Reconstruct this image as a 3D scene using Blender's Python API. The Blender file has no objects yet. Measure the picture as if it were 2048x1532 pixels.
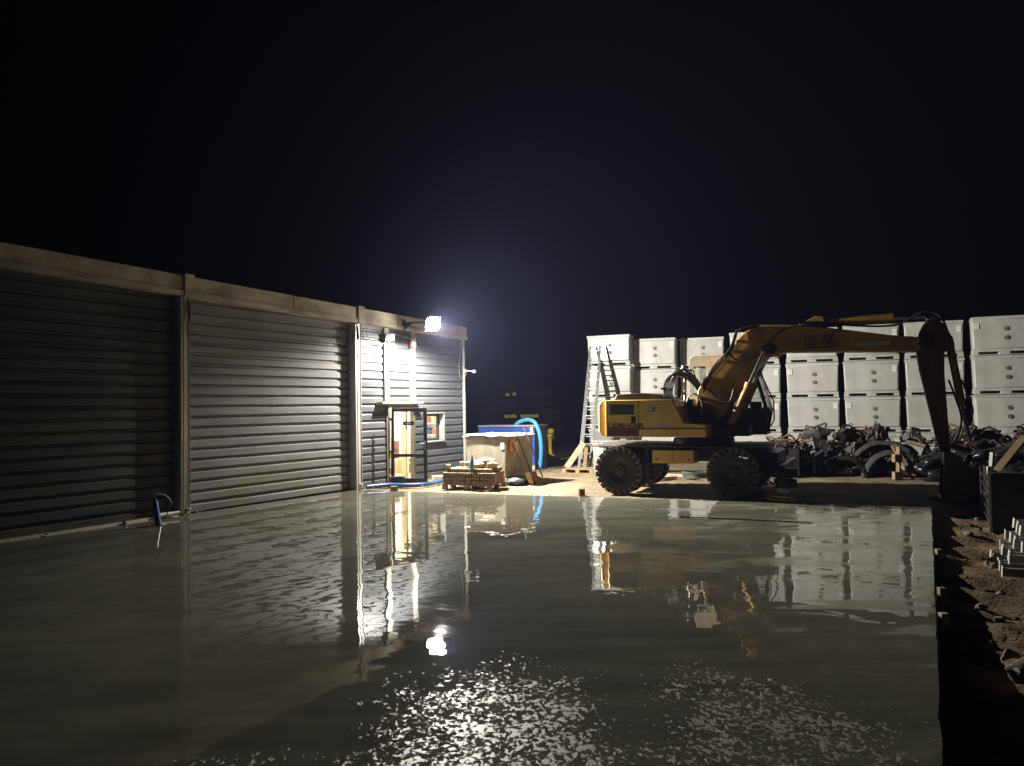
import bpy, bmesh, math, random
from mathutils import Vector, Matrix, noise
from mathutils.geometry import tessellate_polygon
R = math.radians
random.seed(11)
scene = bpy.context.scene
C = scene.collection

# ------------------------------------------------------------------ materials
MATS = {}
def mat(name, col, rough=0.6, metal=0.0, col2=None, scale=3.0, bump=0.0, bscale=40.0, coat=0.0, emit=None, estr=0.0,
        spec=0.5, stretch=(1, 1, 1), rvar=0.0, sharp=0.0, objvar=0.0):
    m = bpy.data.materials.new(name); m.use_nodes = True
    nt = m.node_tree; b = nt.nodes['Principled BSDF']
    b.inputs['Base Color'].default_value = (*col, 1); b.inputs['Roughness'].default_value = rough
    b.inputs['Metallic'].default_value = metal; b.inputs['Specular IOR Level'].default_value = spec
    b.inputs['Coat Weight'].default_value = coat
    if emit:
        b.inputs['Emission Color'].default_value = (*emit, 1); b.inputs['Emission Strength'].default_value = estr
    tc = nt.nodes.new('ShaderNodeTexCoord'); mp = nt.nodes.new('ShaderNodeMapping')
    mp.inputs['Scale'].default_value = stretch
    nt.links.new(tc.outputs['Object'], mp.inputs['Vector'])
    if col2 is not None:
        n = nt.nodes.new('ShaderNodeTexNoise'); n.inputs['Scale'].default_value = scale; n.inputs['Detail'].default_value = 8
        n.inputs['Roughness'].default_value = 0.65
        nt.links.new(mp.outputs['Vector'], n.inputs['Vector'])
        rp = nt.nodes.new('ShaderNodeValToRGB')
        rp.color_ramp.elements[0].position = 0.36 + sharp; rp.color_ramp.elements[1].position = 0.66 - sharp * .5
        rp.color_ramp.elements[0].color = (*col, 1); rp.color_ramp.elements[1].color = (*col2, 1)
        nt.links.new(n.outputs['Fac'], rp.inputs['Fac']); nt.links.new(rp.outputs['Color'], b.inputs['Base Color'])
        if rvar:
            ma = nt.nodes.new('ShaderNodeMapRange'); ma.inputs['To Min'].default_value = max(0.02, rough - rvar)
            ma.inputs['To Max'].default_value = min(1, rough + rvar); ma.inputs['From Min'].default_value = .3; ma.inputs['From Max'].default_value = .7
            nt.links.new(n.outputs['Fac'], ma.inputs['Value']); nt.links.new(ma.outputs['Result'], b.inputs['Roughness'])
    if bump:
        n2 = nt.nodes.new('ShaderNodeTexNoise'); n2.inputs['Scale'].default_value = bscale; n2.inputs['Detail'].default_value = 6
        nt.links.new(mp.outputs['Vector'], n2.inputs['Vector'])
        bp = nt.nodes.new('ShaderNodeBump'); bp.inputs['Strength'].default_value = 0.8; bp.inputs['Distance'].default_value = bump
        nt.links.new(n2.outputs['Fac'], bp.inputs['Height']); nt.links.new(bp.outputs['Normal'], b.inputs['Normal'])
    if objvar:
        oi = nt.nodes.new('ShaderNodeObjectInfo'); mr = nt.nodes.new('ShaderNodeMapRange'); mr.inputs['To Min'].default_value = 1 - objvar; mr.inputs['To Max'].default_value = 1.0
        mm = nt.nodes.new('ShaderNodeMixRGB'); mm.blend_type = 'MULTIPLY'; mm.inputs['Fac'].default_value = 1
        nt.links.new(oi.outputs['Random'], mr.inputs['Value']); nt.links.new(mr.outputs['Result'], mm.inputs['Color2'])
        nt.links.new(rp.outputs['Color'], mm.inputs['Color1']); nt.links.new(mm.outputs['Color'], b.inputs['Base Color'])
    MATS[name] = m
    return m

M = MATS
mat('cladding', (.085, .09, .10), .42, .1, (.115, .12, .13), 1.2, .0008, 14, stretch=(.6, 1, 2.0), rvar=.08, spec=.4)
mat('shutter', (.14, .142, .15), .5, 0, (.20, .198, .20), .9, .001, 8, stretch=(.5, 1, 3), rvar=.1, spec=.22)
mat('shutter_shaded', (.05, .051, .052), .5, 0, (.085, .088, .068), .9, .001, 8, stretch=(.5, 1, 3), rvar=.1, spec=.25)  # darker copy of the shutter: post shadow on the left bay painted in
mat('white_trim', (.40, .39, .365), .5, 0, (.29, .28, .255), 1.5, .0006, 25, stretch=(2, 2, .6))
mat('post_paint', (.68, .67, .63), .40, .45, (.52, .51, .47), 1.8, .0006, 25, stretch=(2, 2, .5))
mat('jamb', (.30, .31, .30), .5, .2, (.22, .225, .21), 1.2, .0006, 20)
mat('fascia', (.50, .45, .36), .75, 0, (.24, .205, .15), 2.6, .004, 22, stretch=(.6, 1, 1.1), sharp=.04)
mat('roof', (.10, .10, .10), .6, .3, (.14, .14, .14), 2)
mat('door_frame', (.035, .033, .032), .35, .2, (.05, .048, .045), 4)
mat('brown_wood', (.10, .075, .05), .6, 0, (.16, .12, .08), 3, .001, 20, stretch=(1, 1, .2))
mat('inner_white', (.80, .78, .72), .6, 0, (.70, .68, .62), 2)
mat('inner_wood', (.50, .36, .20), .5, 0, (.42, .29, .16), 3, stretch=(3, 3, .4))
mat('inner_floor', (.30, .25, .2), .5, 0, (.24, .2, .16), 2)
mat('black_plastic', (.018, .018, .02), .45, 0, (.03, .03, .03), 6)
mat('red_plastic', (.45, .03, .02), .4, 0, (.38, .03, .02), 5)
mat('white_plastic', (.75, .75, .72), .35, 0, (.68, .67, .63), 4)
mat('blue_plastic', (.03, .12, .50), .35, 0, (.025, .09, .38), 5)
mat('tub', (.54, .54, .515), .5, 0, (.40, .395, .37), 1.7, .0014, 24, rvar=.1, stretch=(1, 1, .6), objvar=.2)
mat('tub_rim', (.55, .55, .52), .5, 0, (.38, .375, .34), 2.5, .001, 30, objvar=.22)
mat('tub_old', (.36, .37, .35), .28, 0, (.25, .25, .23), 2.0, .002, 18, rvar=.12)
mat('tub_dirty', (.25, .225, .17), .6, 0, (.15, .13, .095), 2.6, .002, 26, stretch=(1.4, 1.4, .5))
mat('plug', (.16, .155, .14), .6, 0, (.15, .14, .12), 9)
mat('sticker', (.78, .78, .75), .5, 0, (.7, .7, .68), 30)
mat('print_black', (.02, .02, .02), .6)
mat('print_grey', (.25, .25, .25), .6)
mat('excavator_yellow', (.86, .56, .15), .45, 0, (.66, .40, .10), 2.1, .0012, 30, coat=.15, rvar=.12)  # body yellow raised to stand in for bounced light
mat('stick_shaded', (.16, .08, .022), .6, 0, (.05, .03, .015), 2.5, .003, 24, rvar=.1, spec=.25)  # stick darkened in its colour, as it hangs unlit
mat('boom_yellow_shaded', (.56, .31, .06), .5, 0, (.26, .14, .03), 1.8, .002, 24, rvar=.14)  # darker than the body: shade on the boom put into the colour
mat('dark_red', (.16, .05, .03), .5, 0, (.10, .035, .02), 4)
mat('cream_paint', (.55, .49, .38), .45, 0, (.42, .37, .28), 2.5, .001, 20)
mat('dark_grey_paint', (.055, .052, .05), .5, 0, (.09, .08, .07), 3, .001, 30)
mat('greasy_black', (.012, .012, .012), .38, .2, (.035, .03, .026), 5, .003, 30, rvar=.2)
mat('rubber', (.016, .0155, .015), .75, 0, (.050, .042, .033), 3.4, .003, 34, rvar=.1)
mat('tread_dust', (.20, .155, .10), .85, 0, (.10, .08, .055), 7, .003, 40)
mat('rim_paint', (.07, .042, .018), .6, 0, (.03, .025, .02), 6, .002, 30)
mat('chrome', (.6, .6, .6), .16, 1.0)
mat('alu', (.36, .36, .35), .45, .5, (.25, .25, .24), 5)
mat('galv', (.62, .61, .57), .45, .35, (.50, .49, .45), 4, .0005, 40)
mat('steel_black', (.010, .010, .011), .4, .2, (.022, .02, .018), 4, .002, 20, rvar=.12)
mat('bare_and_lit_edge', (.55, .54, .48), .5, .2, (.4, .38, .32), 6, .001, 40)  # bare metal on post brackets; painted lamplight on the skip corners
mat('rusty', (.10, .05, .025), .8, .1, (.20, .10, .045), 9, .003, 50)
mat('engine_dark', (.022, .021, .02), .35, .45, (.07, .062, .055), 7, .004, 36, rvar=.18)
mat('engine_grey', (.065, .062, .056), .42, .5, (.06, .054, .048), 8, .004, 40, rvar=.18)
mat('engine_brown', (.11, .072, .042), .65, .15, (.06, .045, .03), 8, .004, 40)
mat('orange_paint', (.50, .20, .03), .5, 0, (.35, .13, .03), 9)
mat('black_film', (.007, .007, .008), .3, 0, (.02, .02, .021), 3, .02, 9, rvar=.12, spec=.35)
mat('timber', (.30, .215, .12), .75, 0, (.19, .135, .075), 3, .002, 30, stretch=(.5, 4, 4))
mat('timber_pale', (.50, .41, .29), .75, 0, (.38, .30, .20), 4, .002, 30)
mat('sandstone', (.25, .185, .11), .85, 0, (.13, .095, .055), 6, .006, 36)
mat('sack', (.36, .30, .20), .85, 0, (.28, .22, .14), 5, .02, 12)
mat('sheet_white', (.42, .41, .38), .5, 0, (.32, .31, .28), 6, .01, 12)
mat('tank_blue', (.02, .07, .40), .35, 0, (.02, .055, .28), 2, .001, 20)
mat('tank_navy', (.035, .055, .12), .45, 0, (.028, .04, .085), 2, .001, 20)
mat('hose_blue', (.06, .30, .75), .35, 0, (.05, .24, .62), 8)
mat('hose_dark_blue', (.03, .09, .26), .4, 0, (.05, .12, .3), 6)
mat('yellow_paint', (.85, .60, .03), .4, 0, (.5, .30, .02), 8)
mat('teal_paint', (.004, .022, .02), .5, 0, (.015, .03, .028), 5)
mat('truck_dark', (.018, .022, .030), .5, .1, (.03, .034, .042), 2)
mat('stone', (.24, .20, .14), .9, 0, (.14, .115, .08), 7, .012, 20)
mat('leaf', (.05, .085, .02), .55, 0, (.08, .11, .03), 14)
mat('bark', (.22, .17, .11), .85, 0, (.13, .10, .07), 9, .004, 30)
mat('bottle_blue', (.08, .22, .50), .15, 0, (.06, .18, .42), 6)
mat('hose_green', (.05, .07, .05), .6, 0, (.08, .10, .075), 6)
mat('wire_grey', (.30, .29, .27), .5)
mat('lamp_glass', (1, 1, 1), .3, 0, emit=(1.0, .97, .88), estr=45)
mat('lamp_off_glass', (.35, .36, .36), .12, 0, (.30, .31, .31), 3)
mat('tube_glow', (1, 1, 1), .3, 0, emit=(1.0, .93, .80), estr=9)

def glass_mat(name, tint=(.85, .9, .88), refl=.12):
    m = bpy.data.materials.new(name); m.use_nodes = True; nt = m.node_tree; nt.nodes.clear()
    o = nt.nodes.new('ShaderNodeOutputMaterial'); t = nt.nodes.new('ShaderNodeBsdfTransparent'); g = nt.nodes.new('ShaderNodeBsdfGlossy')
    mx = nt.nodes.new('ShaderNodeMixShader'); fr = nt.nodes.new('ShaderNodeLayerWeight'); fr.inputs['Blend'].default_value = .25
    ma = nt.nodes.new('ShaderNodeMath'); ma.operation = 'MULTIPLY_ADD'; ma.inputs[1].default_value = .5; ma.inputs[2].default_value = refl * .5
    t.inputs['Color'].default_value = (*tint, 1); g.inputs['Roughness'].default_value = .04
    nt.links.new(fr.outputs['Fresnel'], ma.inputs[0]); nt.links.new(ma.outputs[0], mx.inputs['Fac'])
    nt.links.new(t.outputs[0], mx.inputs[1]); nt.links.new(g.outputs[0], mx.inputs[2]); nt.links.new(mx.outputs[0], o.inputs['Surface'])
    MATS[name] = m
glass_mat('glass'); glass_mat('cab_glass', (.72, .76, .74), .08)

# ------------------------------------------------------------------ mesh builder
class MB:
    def __init__(s): s.v = []; s.f = []
    def add(s, vs, fs, T=None):
        o = len(s.v)
        for p in vs:
            p = Vector(p)
            s.v.append(T @ p if T is not None else p)
        for f in fs: s.f.append([i + o for i in f])
        return s
    def box(s, c, d, rot=(0, 0, 0), taper=1.0):
        hx, hy, hz = d[0] / 2, d[1] / 2, d[2] / 2
        T = Matrix.Translation(c) @ (Matrix.Rotation(rot[2], 4, 'Z') @ Matrix.Rotation(rot[1], 4, 'Y') @ Matrix.Rotation(rot[0], 4, 'X'))
        vs = [(-hx * taper, -hy * taper, -hz), (hx * taper, -hy * taper, -hz), (hx * taper, hy * taper, -hz), (-hx * taper, hy * taper, -hz),
              (-hx, -hy, hz), (hx, -hy, hz), (hx, hy, hz), (-hx, hy, hz)]
        return s.add(vs, [(3, 2, 1, 0), (4, 5, 6, 7), (0, 1, 5, 4), (1, 2, 6, 5), (2, 3, 7, 6), (3, 0, 4, 7)], T)
    def bb(s, a, b):
        return s.box([(a[i] + b[i]) / 2 for i in range(3)], [abs(b[i] - a[i]) for i in range(3)])
    def beam(s, a, b, w, h, up=(0, 0, 1)):
        a = Vector(a); b = Vector(b); d = b - a; L = d.length; x = d / L
        y = Vector(up).cross(x)
        if y.length < 1e-4: y = Vector((0, 1, 0)).cross(x)
        y.normalize(); z = x.cross(y)
        T = Matrix.Translation((a + b) / 2) @ Matrix((x, y, z)).transposed().to_4x4()
        hx, hy, hz = L / 2, w / 2, h / 2
        vs = [(i * hx, j * hy, k * hz) for k in (-1, 1) for j in (-1, 1) for i in (-1, 1)]
        return s.add(vs, [(2, 3, 1, 0), (4, 5, 7, 6), (0, 1, 5, 4), (1, 3, 7, 5), (3, 2, 6, 7), (2, 0, 4, 6)], T)
    def tube(s, path, r, n=8, cap=True, closed=False):
        P = [Vector(p) for p in path]; m = len(P); rs = r if isinstance(r, (list, tuple)) else [r] * m
        o = len(s.v); prev = None
        for i, p in enumerate(P):
            if closed: t = P[(i + 1) % m] - P[i - 1]
            else: t = P[min(i + 1, m - 1)] - P[max(i - 1, 0)]
            t.normalize()
            if prev is None:
                a = Vector((0, 0, 1)) if abs(t.z) < .9 else Vector((1, 0, 0))
                prev = (a - t * a.dot(t)).normalized()
            else: prev = (prev - t * prev.dot(t)).normalized()
            q = t.cross(prev)
            for k in range(n):
                a = 2 * math.pi * k / n
                s.v.append(p + (prev * math.cos(a) + q * math.sin(a)) * rs[i])
        for i in range(m if closed else m - 1):
            j = (i + 1) % m
            for k in range(n):
                s.f.append([o + i * n + k, o + i * n + (k + 1) % n, o + j * n + (k + 1) % n, o + j * n + k])
        if cap and not closed:
            s.f.append([o + k for k in reversed(range(n))]); s.f.append([o + (m - 1) * n + k for k in range(n)])
        return s
    def cyl(s, a, b, r, n=20, r2=None): return s.tube([a, b], [r, r if r2 is None else r2], n)
    def prism(s, poly, y0, y1, plane='xz'):
        n = len(poly)
        f3 = {'xz': lambda a, b, y: (a, y, b), 'xy': lambda a, b, y: (a, b, y), 'yz': lambda a, b, y: (y, a, b)}[plane]
        vs = [f3(a, b, y0) for a, b in poly] + [f3(a, b, y1) for a, b in poly]
        tr = tessellate_polygon([[Vector((a, b, 0)) for a, b in poly]])
        fs = [tuple(t) for t in tr] + [tuple(i + n for i in reversed(t)) for t in tr]
        fs += [(i, (i + 1) % n, (i + 1) % n + n, i + n) for i in range(n)]
        return s.add(vs, fs)
    def holed(s, outer, holes, y0, y1):
        loops = [outer] + holes; flat = [p for l in loops for p in l]; n = len(flat)
        tr = tessellate_polygon([[Vector((a, b, 0)) for a, b in l] for l in loops])
        vs = [(a, y0, b) for a, b in flat] + [(a, y1, b) for a, b in flat]
        fs = [tuple(t) for t in tr] + [tuple(i + n for i in reversed(t)) for t in tr]
        o = 0
        for l in loops:
            k = len(l); fs += [(o + i, o + (i + 1) % k, o + (i + 1) % k + n, o + i + n) for i in range(k)]; o += k
        return s.add(vs, fs)
    def lathe(s, prof, n=32, T=None):           # prof: (r, h) around local z
        o = []; k = len(prof)
        for i in range(n):
            a = 2 * math.pi * i / n
            for r, h in prof: o.append((r * math.cos(a), r * math.sin(a), h))
        fs = [(i * k + j, ((i + 1) % n) * k + j, ((i + 1) % n) * k + j + 1, i * k + j + 1) for i in range(n) for j in range(k - 1)]
        return s.add(o, fs, T)
    def rock(s, c, r, seed=0, sub=2, amp=.35, freq=1.6):
        bm = bmesh.new(); bmesh.ops.create_icosphere(bm, subdivisions=sub, radius=1)
        for v in bm.verts:
            d = noise.noise(v.co * freq + Vector((seed * 7.3, seed * 1.9, seed))) * amp
            v.co = Vector((v.co.x * (1 + d) * r[0], v.co.y * (1 + d) * r[1], v.co.z * (1 + d) * r[2])) + Vector(c)
        bm.verts.index_update()
        vs = [v.co.copy() for v in bm.verts]; fs = [[v.index for v in f.verts] for f in bm.faces]; bm.free()
        return s.add(vs, fs)
    def build(s, name, m, parent=None, bevel=0, smooth=35, seg=2, loc=None):
        me = bpy.data.meshes.new(name); me.from_pydata([tuple(v) for v in s.v], [], s.f); me.validate()
        bm = bmesh.new(); bm.from_mesh(me); bmesh.ops.recalc_face_normals(bm, faces=bm.faces); bm.to_mesh(me); bm.free()
        me.materials.append(M[m] if isinstance(m, str) else m)
        if smooth:
            me.shade_smooth(); me.set_sharp_from_angle(angle=R(smooth))
        o = bpy.data.objects.new(name, me); C.objects.link(o)
        if parent: o.parent = parent
        if loc: o.location = loc
        if bevel:
            b = o.modifiers.new('bevel', 'BEVEL'); b.width = bevel; b.segments = seg; b.limit_method = 'ANGLE'; b.angle_limit = R(40)
        return o

def tag(o, label=None, cat=None, group=None, kind=None):
    if label: o['label'] = label
    if cat: o['category'] = cat
    if group: o['group'] = group
    if kind: o['kind'] = kind
    return o
def thing(name, label, cat, loc=(0, 0, 0), rz=0, group=None):
    o = bpy.data.objects.new(name, None); C.objects.link(o); o.location = loc; o.rotation_euler = (0, 0, rz)
    o.empty_display_size = .1
    return tag(o, label, cat, group)
def dup(root, loc, rot, label=None, scale=None):
    r = root.copy(); C.objects.link(r); r.location = loc; r.rotation_euler = rot
    if scale: r.scale = scale
    if label: r['label'] = label
    for ch in list(root.children):
        c = ch.copy(); C.objects.link(c); c.parent = r
        for g in ch.children:
            d = g.copy(); C.objects.link(d); d.parent = c
    return r
def text_mesh(txt, name, m, parent, size, T, width=None, bold=.0, shear=0, extrude=.002):
    cu = bpy.data.curves.new(name, 'FONT'); cu.body = txt; cu.size = size; cu.extrude = extrude; cu.offset = bold; cu.shear = shear
    cu.align_x = 'CENTER'; cu.align_y = 'CENTER'
    to = bpy.data.objects.new(name + '_curve', cu); C.objects.link(to)
    dg = bpy.context.evaluated_depsgraph_get(); me = bpy.data.meshes.new_from_object(to.evaluated_get(dg))
    bpy.data.objects.remove(to); bpy.data.curves.remove(cu)
    xs = [v.co.x for v in me.vertices]
    if width and xs:
        k = width / (max(xs) - min(xs))
        for v in me.vertices: v.co.x *= k
    me.transform(T); me.materials.clear(); me.materials.append(M[m])
    o = bpy.data.objects.new(name, me); C.objects.link(o); o.parent = parent
    return o
def arc(c, r, a0, a1, n, f):    # f maps (cos, sin) offsets to a vector
    return [Vector(c) + Vector(f(r * math.cos(R(a0 + (a1 - a0) * i / n)), r * math.sin(R(a0 + (a1 - a0) * i / n)))) for i in range(n + 1)]
def bez(pts, n=24):             # Catmull-Rom through points
    P = [Vector(p) for p in pts]; P = [P[0] * 2 - P[1]] + P + [P[-1] * 2 - P[-2]]; out = []
    for i in range(1, len(P) - 2):
        for k in range(n):
            t = k / n; a, b, c, d = P[i - 1], P[i], P[i + 1], P[i + 2]
            out.append(.5 * ((2 * b) + (c - a) * t + (2 * a - 5 * b + 4 * c - d) * t * t + (3 * b - a - 3 * c + d) * t ** 3))
    out.append(P[-2]); return out

# ------------------------------------------------------------------ camera
cam = bpy.data.objects.new('camera', bpy.data.cameras.new('camera')); C.objects.link(cam); scene.camera = cam
cam.data.sensor_width = 36; cam.data.lens = 27.02; cam.data.clip_end = 600; cam.data.clip_start = .05
cam.matrix_world = Matrix.Translation((0, 0, 2.0)) @ Matrix.Rotation(R(91.68), 4, 'X') @ Matrix.Rotation(R(-.9), 4, 'Z')

# ------------------------------------------------------------------ ground and slab
SLAB = [(-3.85, 18.85), (7.69, 14.23), (2.31, 4.25), (-1.6, -3.0), (-17.5, -3.0)]
E0, E1 = Vector((2.31, 4.25)), Vector((7.69, 14.23)); ET = (E1 - E0).normalized(); EN = Vector((ET.y, -ET.x))
F0, F1 = Vector((-3.85, 18.85)), Vector((7.69, 14.23)); FT = (F1 - F0).normalized(); FN = Vector((-FT.y, FT.x))
def fbm(x, y, s, o=4): return noise.fractal(Vector((x * s, y * s, 3.1)), 1.0, 2.0, o)
def sm(a, b, x):
    t = max(0, min(1, (x - a) / (b - a))); return t * t * (3 - 2 * t)
def ground_z(x, y):
    dr = (Vector((x, y)) - E0).dot(EN); df = (Vector((x, y)) - F0).dot(FN)
    d = max(dr, df)                                       # outside distance from the slab
    lump = .018 * fbm(x, y, 2.2) + .010 * fbm(x, y, 7)
    far = -.03 + lump * .8
    near = -.13 - .10 * sm(9, 4.5, y) + .07 * fbm(x, y, 1.9) + .05 * fbm(x, y, 5) * (fbm(x + 9, y, .8) + .6) + .22 * sm(.9, 2.6, dr)
    k = sm(0, 1.2, df)
    z = near * (1 - k) + far * k if dr > -.3 else far
    z = z if d > 0 else z + (-.22) * sm(0, -.25, d)
    if d < .25: z = min(z, -.012 + .012 * fbm(x, y, 3))
    return z
def axis(a, b, st, lo, hi):
    o = []; x = a
    while x < b: o.append(x); x += st
    o.append(b); g = st; lo_l = []; x = a
    while x > lo: g *= 1.5; x -= g; lo_l.append(x)
    g = st; x = b; hi_l = []
    while x < hi: g *= 1.5; x += g; hi_l.append(x)
    return lo_l[::-1] + o + hi_l
xs = axis(-5, 16, .09, -180, 180); ys = axis(3, 31, .09, -60, 260)
gm = MB(); nx = len(xs)
gm.v = [Vector((x, y, ground_z(x, y) if (-30 < x < 40 and -20 < y < 60) else -.05)) for y in ys for x in xs]
gm.f = [[j * nx + i, j * nx + i + 1, (j + 1) * nx + i + 1, (j + 1) * nx + i] for j in range(len(ys) - 1) for i in range(nx - 1)]
def ground_material():
    m = bpy.data.materials.new('sandy_ground'); m.use_nodes = True; nt = m.node_tree; b = nt.nodes['Principled BSDF']
    N = nt.nodes.new; L = nt.links.new
    tc = N('ShaderNodeTexCoord')
    n1 = N('ShaderNodeTexNoise'); n1.inputs['Scale'].default_value = .8; n1.inputs['Detail'].default_value = 10; n1.inputs['Roughness'].default_value = .7
    n2 = N('ShaderNodeTexNoise'); n2.inputs['Scale'].default_value = 26; n2.inputs['Detail'].default_value = 6
    v = N('ShaderNodeTexVoronoi'); v.inputs['Scale'].default_value = 9
    for n in (n1, n2, v): L(tc.outputs['Object'], n.inputs['Vector'])
    r = N('ShaderNodeValToRGB'); e = r.color_ramp.elements
    e[0].position = .34; e[0].color = (.10, .075, .045, 1); e[1].position = .68; e[1].color = (.31, .235, .14, 1)
    x = e.new(.5); x.color = (.20, .148, .085, 1)
    L(n1.outputs['Fac'], r.inputs['Fac'])
    mx = N('ShaderNodeMixRGB'); mx.blend_type = 'OVERLAY'; mx.inputs['Fac'].default_value = .7
    L(r.outputs['Color'], mx.inputs['Color1']); L(n2.outputs['Fac'], mx.inputs['Color2'])
    sy = N('ShaderNodeSeparateXYZ'); L(tc.outputs['Object'], sy.inputs[0]); ry = N('ShaderNodeMapRange'); ry.inputs['From Min'].default_value = 12; ry.inputs['From Max'].default_value = 15
    L(sy.outputs['Y'], ry.inputs['Value']); my = N('ShaderNodeMixRGB'); my.blend_type = 'MULTIPLY'; my.inputs['Fac'].default_value = 1
    cr = N('ShaderNodeMixRGB'); L(ry.outputs['Result'], cr.inputs['Fac']); cr.inputs['Color1'].default_value = (.62, .50, .36, 1); cr.inputs['Color2'].default_value = (1, 1, 1, 1)
    L(mx.outputs['Color'], my.inputs['Color1']); L(cr.outputs['Color'], my.inputs['Color2'])
    L(my.outputs['Color'], b.inputs['Base Color']); b.inputs['Roughness'].default_value = .9
    ad = N('ShaderNodeMath'); ad.operation = 'MULTIPLY_ADD'; ad.inputs[1].default_value = -.25
    L(v.outputs['Distance'], ad.inputs[0]); L(n2.outputs['Fac'], ad.inputs[2])
    bp = N('ShaderNodeBump'); bp.inputs['Distance'].default_value = .03; bp.inputs['Strength'].default_value = .9
    L(ad.outputs[0], bp.inputs['Height']); L(bp.outputs['Normal'], b.inputs['Normal'])
    return m
tag(gm.build('ground', ground_material()), kind='structure')

def slab_material():
    m = bpy.data.materials.new('wet_concrete'); m.use_nodes = True; nt = m.node_tree; b = nt.nodes['Principled BSDF']
    N = nt.nodes.new; L = nt.links.new
    tc = N('ShaderNodeTexCoord')
    def noise_n(scale, detail=3, st=(1, 1, 1), rot=0, rough=.5, dist=0):
        mp = N('ShaderNodeMapping'); mp.inputs['Scale'].default_value = st; mp.inputs['Rotation'].default_value = (0, 0, rot)
        n = N('ShaderNodeTexNoise'); n.inputs['Scale'].default_value = scale; n.inputs['Detail'].default_value = detail
        n.inputs['Roughness'].default_value = rough; n.inputs['Distortion'].default_value = dist
        L(tc.outputs['Object'], mp.inputs['Vector']); L(mp.outputs['Vector'], n.inputs['Vector']); return n.outputs['Fac']
    def rng(v, a, b_, c=0, d=1, smooth=True):
        r = N('ShaderNodeMapRange'); r.interpolation_type = 'SMOOTHSTEP' if smooth else 'LINEAR'
        for k, x in zip(('From Min', 'From Max', 'To Min', 'To Max'), (a, b_, c, d)): r.inputs[k].default_value = x
        L(v, r.inputs['Value']); return r.outputs['Result']
    def math_(op, a, b_):
        n = N('ShaderNodeMath'); n.operation = op
        for i, x in enumerate((a, b_)):
            if isinstance(x, (int, float)): n.inputs[i].default_value = x
            else: L(x, n.inputs[i])
        return n.outputs[0]
    sx = N('ShaderNodeSeparateXYZ'); L(tc.outputs['Object'], sx.inputs[0])
    # zones where the film has drained off and the trowelled grain stands proud
    def blob(cx, cy, ix, iy):
        dx = math_('MULTIPLY', math_('ADD', sx.outputs['X'], -cx), ix); dy = math_('MULTIPLY', math_('ADD', sx.outputs['Y'], -cy), iy)
        return math_('SQRT', math_('ADD', math_('MULTIPLY', dx, dx), math_('MULTIPLY', dy, dy)), 0)
    big = noise_n(1.1, 5)
    wob = math_('MULTIPLY', math_('ADD', big, -.5), 1.0)
    z1 = rng(math_('ADD', blob(-.15, 4.7, .85, .50), wob), .35, 1.1, 1, 0)
    z2 = rng(math_('ADD', blob(1.55, 4.6, .85, .62), wob), .35, 1.1, .86, 0)
    z3 = rng(math_('ADD', blob(-1.6, 4.0, .8, 1.3), wob), .35, 1.1, .66, 0)
    zone = math_('MAXIMUM', math_('MAXIMUM', z1, z2), z3)
    fleck = math_('ADD', math_('MULTIPLY', noise_n(29, 6, (1, .75, 1), .45, .62, .6), .62), math_('MULTIPLY', noise_n(11, 5, (1, .75, 1), .2, .65, .9), .38))
    thr = math_('ADD', math_('SUBTRACT', .665, math_('MULTIPLY', zone, .150)), math_('MULTIPLY', math_('SUBTRACT', noise_n(2.4, 4), .5), .16))
    patch = rng(math_('SUBTRACT', fleck, thr), -.018, .026, 0, 1)
    patch = math_('MULTIPLY', patch, rng(zone, .05, .25, 0, 1))
    matte = rng(math_('ADD', noise_n(.75, 7, (1, 2.0, 1), -.38, .62, .5), math_('MULTIPLY', math_('ADD', sx.outputs['X'], -1.0), .022)), .565, .66, 0, 1)
    matte = math_('MULTIPLY', matte, rng(sx.outputs['X'], .8, 3.2, .12, 1))
    # broad tone of the cement
    tone = noise_n(.35, 6, (1, 1, 1), 0, .6); streak = noise_n(1.0, 5, (.5, 2.6, 1), -.35, .6)
    t2 = math_('ADD', math_('MULTIPLY', tone, .6), math_('MULTIPLY', streak, .4))
    rp = N('ShaderNodeValToRGB'); e = rp.color_ramp.elements
    e[0].position = .36; e[0].color = (.078, .077, .058, 1); e[1].position = .64; e[1].color = (.172, .168, .130, 1)
    L(t2, rp.inputs['Fac'])
    mx = N('ShaderNodeMixRGB'); L(patch, mx.inputs['Fac']); L(rp.outputs['Color'], mx.inputs['Color1']); mx.inputs['Color2'].default_value = (.27, .26, .20, 1)
    mx2 = N('ShaderNodeMixRGB'); L(math_('MULTIPLY', matte, .55), mx2.inputs['Fac']); L(mx.outputs['Color'], mx2.inputs['Color1']); mx2.inputs['Color2'].default_value = (.25, .245, .19, 1)
    L(mx2.outputs['Color'], b.inputs['Base Color'])
    # smoother and rougher wet areas
    damp = rng(noise_n(.55, 5, (1, 1.7, 1), .3, .6), .5, .68, 0, 1)
    rgh = math_('ADD', math_('MULTIPLY', damp, .030), .006)
    rgh = math_('ADD', rgh, math_('MULTIPLY', patch, .46)); rgh = math_('ADD', rgh, math_('MULTIPLY', matte, .22))
    L(rgh, b.inputs['Roughness']); b.inputs['IOR'].default_value = 1.38
    # surface relief: long trowel waves, finer ripples, grain in the drained zone
    h1 = math_('MULTIPLY', noise_n(1.5, 2, (1, 1.0, 1), .5, .35, .6), .0052)
    h2 = math_('MULTIPLY', noise_n(4.5, 2, (.7, 1.3, 1), -.35, .3), .0006)
    rip = rng(noise_n(.8, 3), .45, .6, 0, 1)
    h3 = math_('MULTIPLY', math_('MULTIPLY', noise_n(16, 2), rip), .00012)
    h4 = math_('MULTIPLY', patch, .0022)
    h = math_('ADD', math_('ADD', h1, h2), math_('ADD', h3, h4))
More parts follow.
